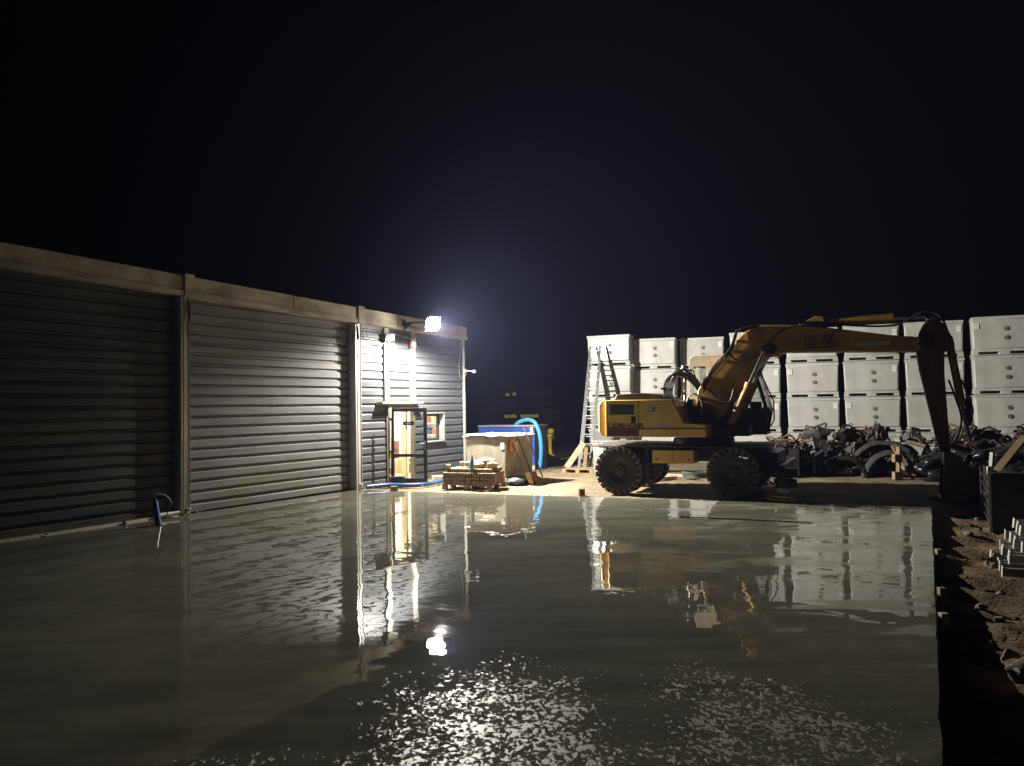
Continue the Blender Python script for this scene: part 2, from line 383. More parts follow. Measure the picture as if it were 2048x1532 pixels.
    bp = N('ShaderNodeBump'); bp.inputs['Distance'].default_value = 1.0; bp.inputs['Strength'].default_value = 1.0
    L(h, bp.inputs['Height']); L(bp.outputs['Normal'], b.inputs['Normal'])
    return m
def ragged(a, b, st, amp):
    a = Vector(a); b = Vector(b); n = int((b - a).length / st); nrm = Vector((b.y - a.y, a.x - b.x)).normalized()
    return [tuple(a.lerp(b, i / n) + nrm * amp * (fbm(i * st, a.x, 1.3) + .6 * fbm(i * st, a.y, 6))) for i in range(n)]
sb = MB(); sb.prism(ragged(SLAB[0], SLAB[1], .10, .022) + ragged(SLAB[1], SLAB[2], .10, .012) + [SLAB[2]] + SLAB[3:], -.30, 0.0, 'xy')
tag(sb.build('concrete_slab', slab_material(), smooth=0), kind='structure')

# ------------------------------------------------------------------ warehouse (local x along the wall, y = into the building)
WO = Vector((-6.302, 14.806, 0)); WA = R(59.744)
WM = Matrix.Translation(WO) @ Matrix.Rotation(WA, 4, 'Z')
def W(s, n, z): return WM @ Vector((s, -n, z))       # s along wall, n out of the wall
wh = thing('warehouse', 'long dark ribbed metal warehouse with pale posts and weathered eaves beam', 'building', WO, WA)
PITCH = .21
def prof_n(z, d=.048):
    t = (z % PITCH) / PITCH
    if t < .07: return d * t / .07
    if t < .64: return d - .004 * (t - .07) / .57
    if t < .80: return (d - .004) * (1 - (t - .64) / .16)
    return 0
def cladding(mb, s0, s1, z0, z1, n, invert=True):
    zs = {z0, z1}; k = math.floor(z0 / PITCH)
    while k * PITCH < z1:
        for t in (0, .07, .64, .80): zs.add(k * PITCH + t * PITCH)
        k += 1
    zs = sorted(z for z in zs if z0 - 1e-6 <= z <= z1 + 1e-6)
    # rib: shallow sill at the bottom, broad pan, bright top lip, dark groove above
    vs = []
    for z in zs:
        nn = n + prof_n(z + .0001, .030); vs += [(s0, -nn, z), (s1, -nn, z)]
    fs = [(2 * i, 2 * i + 1, 2 * i + 3, 2 * i + 2) for i in range(len(zs) - 1)]
    mb.add(vs, fs)
def shutter_sheet(mb, s0, s1, z0, z1, n, seed):
    zs = {z0, z1}; k = math.floor(z0 / PITCH)
    while k * PITCH < z1:
        for t in (0, .07, .36, .64, .80): zs.add(k * PITCH + t * PITCH)
        k += 1
    zs = sorted(z for z in zs if z0 - 1e-6 <= z <= z1 + 1e-6); m = int((s1 - s0) / .22) + 1
    for z in zs:
        row = math.floor((z + .001) / PITCH)
        for i in range(m + 1):
            s = s0 + (s1 - s0) * i / m
            nn = n + prof_n(z + .0001) + .007 * fbm(s, row * 3.7 + seed, .9) + .012 * max(0, fbm(s, z * 1.2 + seed, .6) - .1)
            mb.v.append(Vector((s, -nn, z + .005 * fbm(s, row * 1.3 + seed, .5) * (z > z0 + .03))))
    w = m + 1
    mb.f += [[j * w + i, j * w + i + 1, (j + 1) * w + i + 1, (j + 1) * w + i] for j in range(len(zs) - 1) for i in range(m)]
def beam_top(s): return 4.60 - .022 * s
def beam_bot(s): return 4.215 - .022 * s
sh1 = MB(); shutter_sheet(sh1, -14, -.11, -.02, 4.5, -.20, 3); sh1.build('roller_shutter', 'shutter_shaded', wh, smooth=20)
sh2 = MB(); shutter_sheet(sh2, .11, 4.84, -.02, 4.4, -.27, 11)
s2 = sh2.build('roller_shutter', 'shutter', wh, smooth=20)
rail = MB(); rail.bb((.11, .235, -.01), (4.84, .265, .045)); rail.build('bottom_rail', 'steel_black', s2)
off = MB()
for a, b_, z0, z1 in ((5.03, 5.98, -.02, 4.15), (5.98, 7.24, 2.08, 4.15), (7.24, 7.60, -.02, 4.15), (7.60, 8.62, -.02, 1.02), (7.60, 8.62, 1.84, 4.15), (8.62, 9.62, -.02, 4.15)):
    cladding(off, a, b_, z0, z1, -.042)
off.build('wall_cladding', 'cladding', wh, smooth=20)
_m = M['shutter']; _nt = _m.node_tree; _b = _nt.nodes['Principled BSDF']; _src = _b.inputs['Base Color'].links[0].from_socket
_tc = _nt.nodes.new('ShaderNodeTexCoord'); _sp = _nt.nodes.new('ShaderNodeSeparateXYZ'); _nt.links.new(_tc.outputs['Object'], _sp.inputs[0])
_no = _nt.nodes.new('ShaderNodeTexNoise'); _no.inputs['Scale'].default_value = 1.1; _no.inputs['Detail'].default_value = 6; _nt.links.new(_tc.outputs['Object'], _no.inputs['Vector'])
_r1 = _nt.nodes.new('ShaderNodeMapRange'); _r1.inputs['From Min'].default_value = 1.1; _r1.inputs['From Max'].default_value = .1; _nt.links.new(_sp.outputs['Z'], _r1.inputs['Value'])
_r2 = _nt.nodes.new('ShaderNodeMapRange'); _r2.inputs['From Min'].default_value = .42; _r2.inputs['From Max'].default_value = .66; _nt.links.new(_no.outputs['Fac'], _r2.inputs['Value'])
_mu = _nt.nodes.new('ShaderNodeMath'); _mu.operation = 'MULTIPLY'; _nt.links.new(_r1.outputs[0], _mu.inputs[0]); _nt.links.new(_r2.outputs[0], _mu.inputs[1])
_mi = _nt.nodes.new('ShaderNodeMixRGB'); _mi.inputs['Color2'].default_value = (.155, .17, .085, 1); _nt.links.new(_mu.outputs[0], _mi.inputs['Fac']); _nt.links.new(_src, _mi.inputs['Color1']); _nt.links.new(_mi.outputs['Color'], _b.inputs['Base Color'])
# structural wall sheets behind the cladding, end wall and roof
bk = MB(); bk.bb((9.60, .06, -.05), (9.66, 11, 4.30)); bk.bb((-14, 11, -.05), (9.66, 11.1, 4.6)); bk.build('rear_wall', 'cladding', wh)
rf = MB(); rf.add([(-14, -.02, beam_top(-14)), (9.72, -.02, beam_top(9.72)), (9.72, 11.2, 4.6), (-14, 11.2, 5.1),
                   (-14, -.02, beam_top(-14) - .05), (9.72, -.02, beam_top(9.72) - .05), (9.72, 11.2, 4.55), (-14, 11.2, 5.05)],
                  [(0, 1, 2, 3), (7, 6, 5, 4), (0, 4, 5, 1), (1, 5, 6, 2), (2, 6, 7, 3), (3, 7, 4, 0)])
rf.build('roof', 'roof', wh)
def sloped(mb, s0, s1, n0, n1, zb=beam_bot, zt=beam_top, lo=0, hi=0):
    vs = [(s, -n, f(s) + d) for f, d in ((zb, lo), (zt, hi)) for s in (s0, s1) for n in (n0, n1)]
    mb.add(vs, [(0, 1, 3, 2), (4, 6, 7, 5), (0, 4, 5, 1), (2, 3, 7, 6), (0, 2, 6, 4), (1, 5, 7, 3)])
fa = MB()
for a, b_ in ((-14, -7.2), (-7.19, .0), (.01, 2.72), (2.73, 4.93), (4.94, 9.69)): sloped(fa, a, b_, -.30, .085)
fas = fa.build('eaves_beam', 'fascia', wh, bevel=.012)
lip = MB(); sloped(lip, -14, 9.70, .087, .115, lo=.01, hi=-.30); lip.build('drip_edge', 'fascia', fas)
for s in (0.02, 4.94):
    st = MB(); sloped(st, s - .11, s + .11, .088, .13, lo=-.03, hi=.035); st.build('joint_strap', 'fascia', fas, bevel=.008)
for s, m in ((0, 'post_paint'), (4.935, 'post_paint')):
    p = MB(); p.bb((s - .095, -.0, -.02), (s + .095, .28, beam_bot(s) - .004)); po = p.build('post', m, wh, bevel=.012)
    q = MB(); q.bb((s - .035, -.012, .02), (s - .02, .0, beam_bot(s) - .02)); q.bb((s + .085, -.018, .02), (s + .097, .03, beam_bot(s) - .01)); q.build('flashing', 'white_trim', po)
    q = MB(); q.bb((s + .01, -.035, .03), (s + .09, 0, .13)); q.box((s + .05, -.05, .10), (.03, .05, .05), (0, .5, 0)); q.build('foot_bracket', 'bare_and_lit_edge', po, bevel=.004)
jb = MB(); jb.bb((4.842, .0, -.02), (4.852, .30, 4.1)); jb.build('door_jamb', 'jamb', wh)
jb = MB(); jb.bb((-.112, .02, -.02), (-.097, .24, 4.2)); jb.build('door_jamb', 'jamb', wh)
cp = MB(); cp.bb((9.60, -.0, -.02), (9.70, .12, beam_bot(9.65))); cp.build('corner_trim', 'white_trim', wh, bevel=.008)
dp = MB(); dp.cyl((9.56, -.05, .0), (9.56, -.05, 2.4), .045, 14); dp.cyl((9.56, -.05, 2.4), (9.56, -.05, 3.75), .04, 14)
for z in (.6, 1.8, 2.4, 3.4): dp.cyl((9.56, -.05, z), (9.56, -.05, z + .035), .054, 14)
dp.build('downpipe', 'white_trim', wh)
for s0, s1 in ((5.915, 6.105), (7.03, 7.22)):
    t = MB(); t.bb((s0, -.035, 2.14), (s1, .05, beam_bot(s0) - .01)); t.build('vertical_trim', 'white_trim', wh, bevel=.01)
cn = MB(); cn.prism([(-.20, 2.14), (-.19, 2.09), (.03, 2.065), (.03, 2.135)], 5.62, 7.36, 'yz')
cno = cn.build('door_canopy', 'white_trim', wh, bevel=.006)
g = MB(); g.bb((5.66, -.16, 2.142), (7.32, .0, 2.150)); g.build('moss', mat('moss', (.14, .15, .02), .9, 0, (.25, .24, .05), 12), cno)
# door frame, open leaf
fr = MB(); fr.bb((5.99, -.02, 0), (6.085, .10, 2.06)); fr.bb((7.12, -.02, 0), (7.215, .10, 2.06)); fr.bb((6.085, -.02, 1.98), (7.12, .10, 2.06))
dfr = fr.build('door_frame', 'brown_wood', wh, bevel=.006)
Lw, Lh = .96, 1.97
lf = MB()
lf.bb((0, -.025, .02), (.095, .025, Lh)); lf.bb((Lw - .095, -.025, .02), (Lw, .025, Lh)); lf.bb((.095, -.025, Lh - .10), (Lw - .095, .025, Lh))
lf.bb((.095, -.025, .02), (Lw - .095, .025, .15)); lf.bb((.095, -.025, .70), (Lw - .095, .025, .78))
leaf = lf.build('door_leaf', 'door_frame', wh, bevel=.006); leaf.location = (6.09, -.06, .01); leaf.rotation_euler = (0, 0, R(-3 ) - WA + R(-.5))
gp = MB(); gp.bb((.095, -.006, .15), (Lw - .095, .006, .70)); gp.build('pane', 'glass', leaf, smooth=0)
gp = MB(); gp.bb((.095, -.006, .78), (Lw - .095, .006, Lh - .10)); gp.build('pane', 'glass', leaf, smooth=0)
hd = MB(); hd.bb((Lw - .07, -.045, .88), (Lw - .04, -.026, 1.12)); hd.cyl((Lw - .055, -.03, 1.05), (Lw - .055, -.08, 1.05), .011, 10); hd.cyl((Lw - .055, -.075, 1.05), (Lw - .18, -.075, 1.05), .011, 10)
hd.build('handle', 'alu', leaf)
sg = MB(); sg.bb((.33, -.014, 1.52), (.62, -.007, 1.62)); sg.build('door_sign', mat('sign_blue', (.03, .04, .16), .4), leaf)
sg = MB()
for k in range(7): sg.bb((.41 + .02 * k, -.018, 1.555), (.423 + .02 * k, -.0145, 1.585))
sg.build('sign_lettering', 'white_plastic', leaf)
# window with deep reveal
wf = MB(); wf.bb((7.60, -.01, 1.80), (8.62, .26, 1.85)); wf.bb((7.58, -.05, 1.0), (8.64, .26, 1.035)); wf.bb((8.575, -.01, 1.035), (8.62, .26, 1.80)); wf.bb((7.60, -.01, 1.035), (7.645, .26, 1.80))
wfo = wf.build('window', 'jamb', wh, bevel=.006)
wf = MB(); wf.bb((7.645, .18, 1.035), (7.715, .24, 1.80)); wf.bb((8.505, .18, 1.035), (8.575, .24, 1.80)); wf.bb((7.715, .18, 1.73), (8.505, .24, 1.80)); wf.bb((7.715, .18, 1.035), (8.505, .24, 1.105))
wf.build('window_frame', 'door_frame', wfo, bevel=.005)
wf = MB(); wf.bb((7.715, .205, 1.105), (8.505, .217, 1.73)); wf.build('pane', 'glass', wfo, smooth=0)
# lit room
rm = MB(); rm.bb((5.10, .18, 0), (5.14, 3.6, 2.7)); rm.bb((9.48, .18, 0), (9.52, 3.6, 2.7)); rm.bb((5.10, 3.6, 0), (9.52, 3.64, 2.7))
rm.bb((5.14, .13, 0), (5.99, .17, 2.7)); rm.bb((7.215, .13, 0), (7.60, .17, 2.7)); rm.bb((8.62, .13, 0), (9.48, .17, 2.7)); rm.bb((5.99, .13, 2.06), (7.215, .17, 2.7))
rm.bb((7.60, .13, 0), (8.62, .17, 1.0)); rm.bb((7.60, .13, 1.85), (8.62, .17, 2.7))
rm.build('room_wall', 'inner_white', wh)
rm = MB(); rm.bb((5.10, .0, -.02), (9.52, 3.64, .012)); rm.build('room_floor', 'inner_floor', wh)
rm = MB(); rm.bb((5.10, .13, 2.7), (9.52, 3.64, 2.74)); rm.build('room_ceiling', 'inner_white', wh)
rm = MB(); rm.bb((7.03, .18, .012), (7.10, .34, 2.06)); rm.build('wooden_partition', 'inner_wood', wh, bevel=.004)

def shelf_unit(s0, s1, y0, y1, label):
    t = thing('shelving_unit', label, 'shelf', WO, WA)
    for x in (s0, s1):
        for y in (y0, y1): MB().bb((x - .02, y - .02, .012), (x + .02, y + .02, 2.1)).build('upright', 'white_plastic', t)
    for z in (.3, .75, 1.15, 1.5, 1.9): MB().bb((s0, y0, z - .015), (s1, y1, z + .015)).build('shelf', 'timber_pale', t)
shelf_unit(9.12, 9.44, .35, 1.75, 'white shelving unit seen through the lit office window')
def inside(name, m, s0, s1, y0, y1, z0, z1, label, cat, bev=.01):
    o = MB().bb((s0, y0, z0), (s1, y1, z1)).build(name, m, bevel=bev); o.location = WO; o.rotation_euler = (0, 0, WA); return tag(o, label, cat)
inside('crate', 'blue_plastic', 9.10, 9.44, 1.02, 1.40, 1.165, 1.36, 'blue crate on the shelf behind the office window', 'crate')
inside('cardboard_box', 'timber', 9.12, 9.42, .55, .85, 1.515, 1.74, 'brown cardboard box high on the shelf behind the office window', 'box')
inside('cardboard_box', 'orange_paint', 9.12, 9.42, 1.05, 1.38, 1.515, 1.70, 'orange box high on the shelf behind the office window', 'box')
inside('storage_bin', 'red_plastic', 9.12, 9.42, .50, .80, 1.165, 1.34, 'dark red storage bin on the shelf behind the office window', 'bin')
inside('desk', 'inner_wood', 8.5, 9.4, 1.85, 2.3, .012, .42, 'low wooden counter just inside the open glass door', 'counter')
inside('filing_cabinet', 'dark_red', 9.0, 9.44, 2.35, 2.8, .012, .95, 'brown cabinet in the lit room behind the glass door', 'cabinet')
t = thing('spray_bottle', 'yellow spray bottle standing behind the office window pane', 'bottle', WM @ Vector((8.05, .42, 1.03)), 0)
b_ = MB(); b_.lathe([(0, 0), (.05, 0), (.055, .02), (.055, .14), (.02, .2), (.02, .23), (0, .23)], 16); b_.build('body', 'yellow_paint', t)
b_ = MB(); b_.bb((-.02, -.015, .23), (.05, .015, .27)); b_.build('nozzle', 'black_plastic', t)
t = thing('window_shelf', 'pale ledge inside the office window', 'shelf', WO, WA)
MB().bb((7.66, .26, 1.0), (8.56, .55, 1.028)).build('board', 'timber_pale', t)
t = thing('ceiling_tube', 'glowing tube light on the office ceiling', 'lamp', WO, WA)
MB().bb((6.0, 1.9, 2.62), (8.9, 2.0, 2.69)).build('batten', 'white_plastic', t); MB().cyl((6.05, 1.95, 2.60), (8.85, 1.95, 2.60), .02, 10).build('tube', 'tube_glow', t)

# ------------------------------------------------------------------ things on the wall
LS, LN, LZ = 6.66, 1.05, 4.16
LP = W(LS - .09, LN + .17, LZ - .07)
fl = thing('floodlight', 'glaring lit floodlight on a bracket under the eaves beam', 'floodlight', W(LS, .085, 4.2), WA)
MB().bb((-.06, -.02, -.14), (.06, .0, .14)).build('wall_plate', 'steel_black', fl)
b_ = MB(); b_.beam((0, -.02, .05), (-.0, -.80, .02), .05, .05); b_.prism([(-.02, -.14), (-.30, .03), (-.02, .05)], -.01, .01, 'yz'); b_.build('bracket', 'steel_black', fl)
fdir = Vector((-.42, -.80, -.32)).normalized()
T = Matrix.Translation((0, -.965, -.04)) @ fdir.to_track_quat('Z', 'Y').to_matrix().to_4x4()
b_ = MB(); b_.add([], []); b_.lathe([(0, -.18), (.10, -.18), (.16, -.08), (.17, -.01), (0, -.01)], 4, T @ Matrix.Rotation(R(45), 4, 'Z') @ Matrix.Diagonal((1.75, 1.5, 1, 1))); b_.build('housing', 'steel_black', fl)
b_ = MB(); hx, hy = .205, .19
b_.add([(hx, -hy * .55, 0), (hx, hy * .55, 0), (hx * .55, hy, 0), (-hx * .55, hy, 0), (-hx, hy * .55, 0), (-hx, -hy * .55, 0), (-hx * .55, -hy, 0), (hx * .55, -hy, 0)] +
       [(hx * .8, -hy * .45, .05), (hx * .8, hy * .45, .05), (hx * .45, hy * .8, .05), (-hx * .45, hy * .8, .05), (-hx * .8, hy * .45, .05), (-hx * .8, -hy * .45, .05), (-hx * .45, -hy * .8, .05), (hx * .45, -hy * .8, .05)],
       [(8, 9, 10, 11, 12, 13, 14, 15)] + [(i, (i + 1) % 8, (i + 1) % 8 + 8, i + 8) for i in range(8)], T); b_.build('lens', 'lamp_glass', fl, bevel=.012)
# unlit floodlight
f2 = thing('floodlight', 'unlit black floodlight on the white trim above the door', 'floodlight', W(6.0, .036, 3.84), WA); f2.scale = (.75, .62, .75)
MB().bb((-.04, -.05, -.05), (.04, .0, .05)).build('bracket', 'steel_black', f2)
T2 = Matrix.Translation((.0, -.16, .0)) @ Vector((-.35, -.85, -.38)).normalized().to_track_quat('Z', 'Y').to_matrix().to_4x4()
b_ = MB(); b_.add([(-.20, -.15, .06), (.20, -.15, .06), (.20, .15, .06), (-.20, .15, .06), (-.10, -.08, -.10), (.10, -.08, -.10), (.10, .08, -.10), (-.10, .08, -.10)],
                 [(0, 1, 5, 4), (1, 2, 6, 5), (2, 3, 7, 6), (3, 0, 4, 7), (4, 5, 6, 7), (0, 3, 2, 1)], T2); b_.build('housing', 'steel_black', f2, bevel=.012)
b_ = MB(); b_.add([(-.18, -.13, .064), (.18, -.13, .064), (.18, .13, .064), (-.18, .13, .064)], [(0, 1, 2, 3)], T2); b_.build('lens', 'lamp_off_glass', f2)
al = thing('alarm_siren', 'white and red alarm siren box on the right trim strip', 'alarm', W(7.02, .04, 3.75), WA)
MB().bb((-.07, -.03, -.14), (.12, .0, .14)).build('back_plate', 'red_plastic', al, bevel=.02); MB().bb((-.05, -.10, -.13), (.12, -.03, .13)).build('cover', 'white_plastic', al, bevel=.03)
cm = thing('security_camera', 'small white security camera on the building corner', 'camera', W(9.60, .06, 3.06), WA)
MB().bb((-.04, -.04, -.06), (.04, .0, .06)).build('mount', 'white_plastic', cm, bevel=.01)
b_ = MB(); b_.tube([(0, -.04, 0), (.02, -.13, .0), (.12, -.20, -.01)], .02, 8); b_.build('arm', 'white_plastic', cm)
b_ = MB(); b_.rock((.14, -.24, -.02), (.07, .07, .06), 1, 2, 0); b_.build('camera_head', 'white_plastic', cm)
tag(MB().tube([W(*p) for p in bez([(9.45, .02, 4.0), (9.40, .05, 3.6), (9.30, .06, 3.2), (9.36, .06, 2.85), (9.55, .06, 2.8), (9.62, .1, 3.0)], 8)], .008, 6).build('cable', 'wire_grey'),
    'thin grey cable looping down beside the corner downpipe', 'cable')
tag(MB().tube([W(*p) for p in bez([(5.1, .04, 3.98), (5.3, .05, 3.75), (5.55, .05, 3.62), (5.85, .07, 3.66), (5.98, .1, 3.78)], 8)], .009, 6).build('cable', 'wire_grey'),
    'sagging cable running to the unlit floodlight above the door', 'cable')
tag(MB().tube([W(*p) for p in bez([(6.1, .08, 3.95), (6.5, .10, 3.90), (6.95, .10, 3.86), (7.2, .12, 4.02), (7.1, .14, 4.14)], 8)], .007, 6).build('cable', 'wire_grey'),
    'thin cable slung under the beam between the two floodlights', 'cable')
b_ = MB(); b_.tube([W(*p) for p in [(4.87, .04, 4.02), (4.88, .06, 3.7)]], .03, 8); b_.tube([W(*p) for p in bez([(4.88, .06, 3.72), (4.9, .06, 3.5), (4.875, .05, 3.25)], 6)], .012, 6)
tag(b_.build('rope_hook', 'rusty'), 'rusty hook and strap at the top of the right post', 'hook')
b_ = MB(); b_.tube([W(*p) for p in [(.08, .04, 4.1), (.06, .06, 3.75)]], .025, 8); b_.tube([W(*p) for p in bez([(.06, .06, 3.8), (.0, .06, 3.6), (.05, .05, 3.45)], 6)], .011, 6)
tag(b_.build('rope_hook', 'rusty'), 'rusty hook and strap at the top of the left post', 'hook')

# striped pole, bucket, ground hose by the door
pp = thing('marker_pole', 'red and white striped pole standing at the door hinge side', 'pole', (-3.15, 19.62, 0))
MB().cyl((0, 0, -.02), (.03, .02, 2.0), .026, 12).build('shaft', 'white_plastic', pp)
for z in (.10, .32, .72): MB().cyl((.03 * z / 2, .02 * z / 2, z), (.03 * (z + .14) / 2, .02 * (z + .14) / 2, z + .14), .0285, 12).build('band', 'orange_paint' if z > .2 else 'red_plastic', pp)
for z in (.85, 1.68): MB().cyl((.03 * z / 2, .02 * z / 2, z), (.03 * z / 2, .02 * z / 2, z + .05), .036, 12).build('clamp', 'steel_black', pp)
bu = thing('bucket', 'black rubber bucket on the ground before the glass door', 'bucket', (-2.93, 19.55, -.02))
MB().lathe([(0, .0), (.14, .0), (.175, .24), (.19, .245), (.19, .26), (.16, .25), (.13, .03), (0, .03)], 24).build('tub', 'black_plastic', bu)
MB().tube(arc((0, 0, .24), .17, 0, 180, 14, lambda a, b: (a, b * .8, -b * .25)), .007, 6).build('handle', 'wire_grey', bu)
b_ = MB(); b_.tube(bez([(-3.62, 18.98, .05), (-3.42, 19.12, .055), (-3.1, 19.28, .06), (-2.7, 19.25, .05), (-2.35, 19.32, .05), (-2.1, 19.6, .05), (-1.9, 20.2, .05), (-1.75, 20.9, .05)], 8), .055, 12)
tag(b_.build('suction_hose', 'hose_dark_blue'), 'thick dark blue hose lying on the ground along the door', 'hose')
b_ = MB(); b_.tube(bez([(-3.5, 18.95, .02), (-3.1, 18.9, .02), (-2.8, 19.0, .015), (-2.3, 18.75, .02), (-2.2, 19.0, .12), (-2.05, 19.2, .11)], 8), .009, 6)
tag(b_.build('cable', 'black_plastic'), 'black cable trailing on the sand near the slab corner', 'cable')
tag(MB().box((-2.9, 18.72, .03), (.16, .12, .12), (0, 0, .4)).build('wood_block', 'timber', bevel=.006), 'square timber block on the slab edge before the door', 'block')
tag(MB().box((1.50, 17.05, .06), (.13, .11, .15), (0, 0, .2)).build('wood_block', 'rusty', bevel=.006), 'small brown block alone on the slab edge below the ladder', 'block')
tag(MB().box((-1.95, 20.9, .06), (.5, .3, .16), (0, 0, .3)).build('wood_block', 'timber_pale', bevel=.02), 'pale stone slab on the sand between door and pallet', 'block')

# pump, cable and pipe against the left shutter
pu = thing('submersible_pump', 'blue tubular pump leaning on the left shutter beside the post', 'pump', (-6.22, 13.50, 0))
pa, pb = Vector((0, 0, .0)), Vector((-.12, .12, .40))
MB().cyl(pa, pb, .055, 18).build('pump_body', 'tank_blue', pu); MB().cyl(pb, pb + (pb - pa) * .10, .045, 18).build('cap', 'black_plastic', pu)
MB().tube(bez([pb + Vector((0, 0, .02)), (-.12, .13, .52), (.0, .25, .50), (.08, .33, .36), (.02, .35, .22), (-.03, .33, .08)], 8), .011, 6).build('cable', 'wire_grey', pu)
MB().tube(bez([(-.10, .06, .16), (-.14, .02, .08), (-.08, -.03, .01)], 6), .012, 6).build('cord', 'white_plastic', pu)
wp = MB(); wp.tube([W(-.62, .02, .06), W(-.18, .06, .075)], [.05, .03], 12); tag(wp.build('plastic_pipe', 'white_plastic'), 'short white plastic pipe lying at the foot of the left post', 'pipe')
ms = MB()
N_ = 90; rows = 5
for i in range(N_):
    s = -9 + 9.0 * i / (N_ - 1); hh = .025 + .05 * max(0, fbm(s, 0, 1.1)); wd = .16 + .05 * fbm(s, 5, .9)
    for j in range(rows):
        t = j / (rows - 1); ms.v.append(W(s, -.20 + (wd + .10) * t, hh * math.sin(math.pi * min(1, .25 + .75 * t)) + .012 * fbm(s, t, 4) if t < 1 else -.01))
ms.f = [[i * rows + j, (i + 1) * rows + j, (i + 1) * rows + j + 1, i * rows + j + 1] for i in range(N_ - 1) for j in range(rows - 1)]
tag(ms.build('mud_strip', 'sack', smooth=60), kind='structure')
mat('marker_yellow_glow', (.8, .62, .04), .4, 0, emit=(.8, .65, .06), estr=.16)  # faint emission added so the lorry strips show; they are no lamps
MATS['stone_pale'] = mat('stone_pale', (.42, .38, .28), .8, 0, (.3, .26, .18), 9, .004, 30)
for i, (s, n, r) in enumerate(((-1.25, .03, .05), (-.4, .12, .03), (.18, .1, .03), (.32, .06, .025), (-2.6, .02, .03))):
    tag(MB().rock(W(s, n, .035), (r, r * .8, r * .6), i).build('pebble', 'stone_pale'), 'small pale pebble on the mud strip under the left shutter' if s < -.5 else 'small pale pebble lying at the foot of the left post', 'stone', 'pebbles along the shutter')

# ------------------------------------------------------------------ pallet of stone setts
PD = Vector((.93, -.37, 0)); PA = math.atan2(-.37, .93)
def make_pallet(name, label, loc, rz, L=1.3, D=1.0):
    t = thing(name, label, 'pallet', loc, rz)
    for k in range(3):
        for j in range(3): MB().bb((-L / 2 + k * (L - .12) / 2, j * (D - .1) / 2, .02), (-L / 2 + .12 + k * (L - .12) / 2, .1 + j * (D - .1) / 2, .115)).build('block', 'timber', t, bevel=.004)
    for j in range(3): MB().bb((-L / 2, j * (D - .1) / 2, .0), (L / 2, .1 + j * (D - .1) / 2, .02)).build('runner', 'timber', t)
    for j in range(6): MB().bb((-L / 2, j * (D - .13) / 5, .115), (L / 2, .13 + j * (D - .13) / 5, .137)).build('deck_board', 'timber', t, bevel=.003)
    return t
PO = Vector((-1.14, 18.52, -.015))
make_pallet('pallet', 'wooden pallet carrying stone blocks at the slab edge', PO, PA)
PM = Matrix.Translation(PO) @ Matrix.Rotation(PA, 4, 'Z')
sett0 = []
for v in range(5):
    random.seed(40 + v); L = .16 + .07 * random.random()
    sett0.append(MB().bb((-L / 2, -.06, -.045), (L / 2, .06, .045)).build('stone_sett', 'sandstone', bevel=.012))
cnt = 0; random.seed(5)
for lay in range(4):
    ins = .0 if lay < 3 else .07
    z = .137 + .047 + lay * .092
    x = -.63 + ins
    edges = []
    while x < .60 - ins:
        w = .19; edges.append((x + w / 2, .07 + ins, 0)); x += w + .006
    y = .16
    while y < .92: edges += [(.57 - ins, y + .06, 90), (-.57 + ins, y + .06, 90)] if True else []; y += .2
    if lay == 3:
        for yy in (.30, .46, .62): edges += [(-.4 + .21 * k, yy, 0) for k in range(5)]
    for (ex, ey, a) in edges:
        if lay == 3 and random.random() < .22: continue
        src = sett0[cnt % 5]
        o = src if cnt < 5 else src.copy()
        if cnt >= 5: C.objects.link(o)
        o.location = PM @ Vector((ex + random.uniform(-.01, .01), ey + random.uniform(-.012, .012), z)); o.rotation_euler = (0, 0, PA + R(a) + random.uniform(-.06, .06))
        tag(o, 'tan stone block stacked in courses on the wooden pallet', 'stone block', 'stone blocks stacked on the pallet'); cnt += 1
for i, (x, y, z, r) in enumerate(((.30, .55, .66, (.24, .17, .10)), (.18, .40, .58, (.19, .15, .085)), (.50, .42, .585, (.17, .14, .08)), (-.10, .62, .60, (.16, .13, .08)))):
    o = MB().rock((0, 0, 0), r, i + 3, 3, .22, 1.3).build('stone_sack', 'sack', smooth=60); o.location = PM @ Vector((x, y, z)); o.rotation_euler = (0, 0, PA + i)
    tag(o, ['plump tan sack lying on top of the other sacks', 'tan sack in front, just left of the bottle', 'flattened tan sack at the right end of the block pile', 'small tan sack behind the bottle, at the pile centre'][i], 'sack', 'sacks on the stone pallet')
for i, (x, y) in enumerate(((-.54, .15), (-.3, .42), (-.1, .3))):
    o = MB().lathe([(0, 0), (.06, 0), (.062, .09), (.05, .1), (0, .1)], 14).build('wooden_stub', 'timber_pale'); o.location = PM @ Vector((x, y, .50 if i == 0 else .555))
    tag(o, ['round pale stub on the left corner of the block pile', 'round pale stub left of the middle of the block pile', 'round pale stub at the middle of the block pile'][i], 'stub', 'round stubs on the stone pallet')
bt = thing('water_bottle', 'clear blue plastic bottle standing on the stone blocks', 'bottle', PM @ Vector((.12, .10, .505)))
MB().lathe([(0, 0), (.045, 0), (.05, .02), (.048, .1), (.05, .14), (.05, .19), (.02, .27), (.016, .30), (0, .30)], 18).build('body', 'bottle_blue', bt); MB().lathe([(0, .30), (.019, .30), (.019, .33), (0, .33)], 12).build('cap', 'blue_plastic', bt)

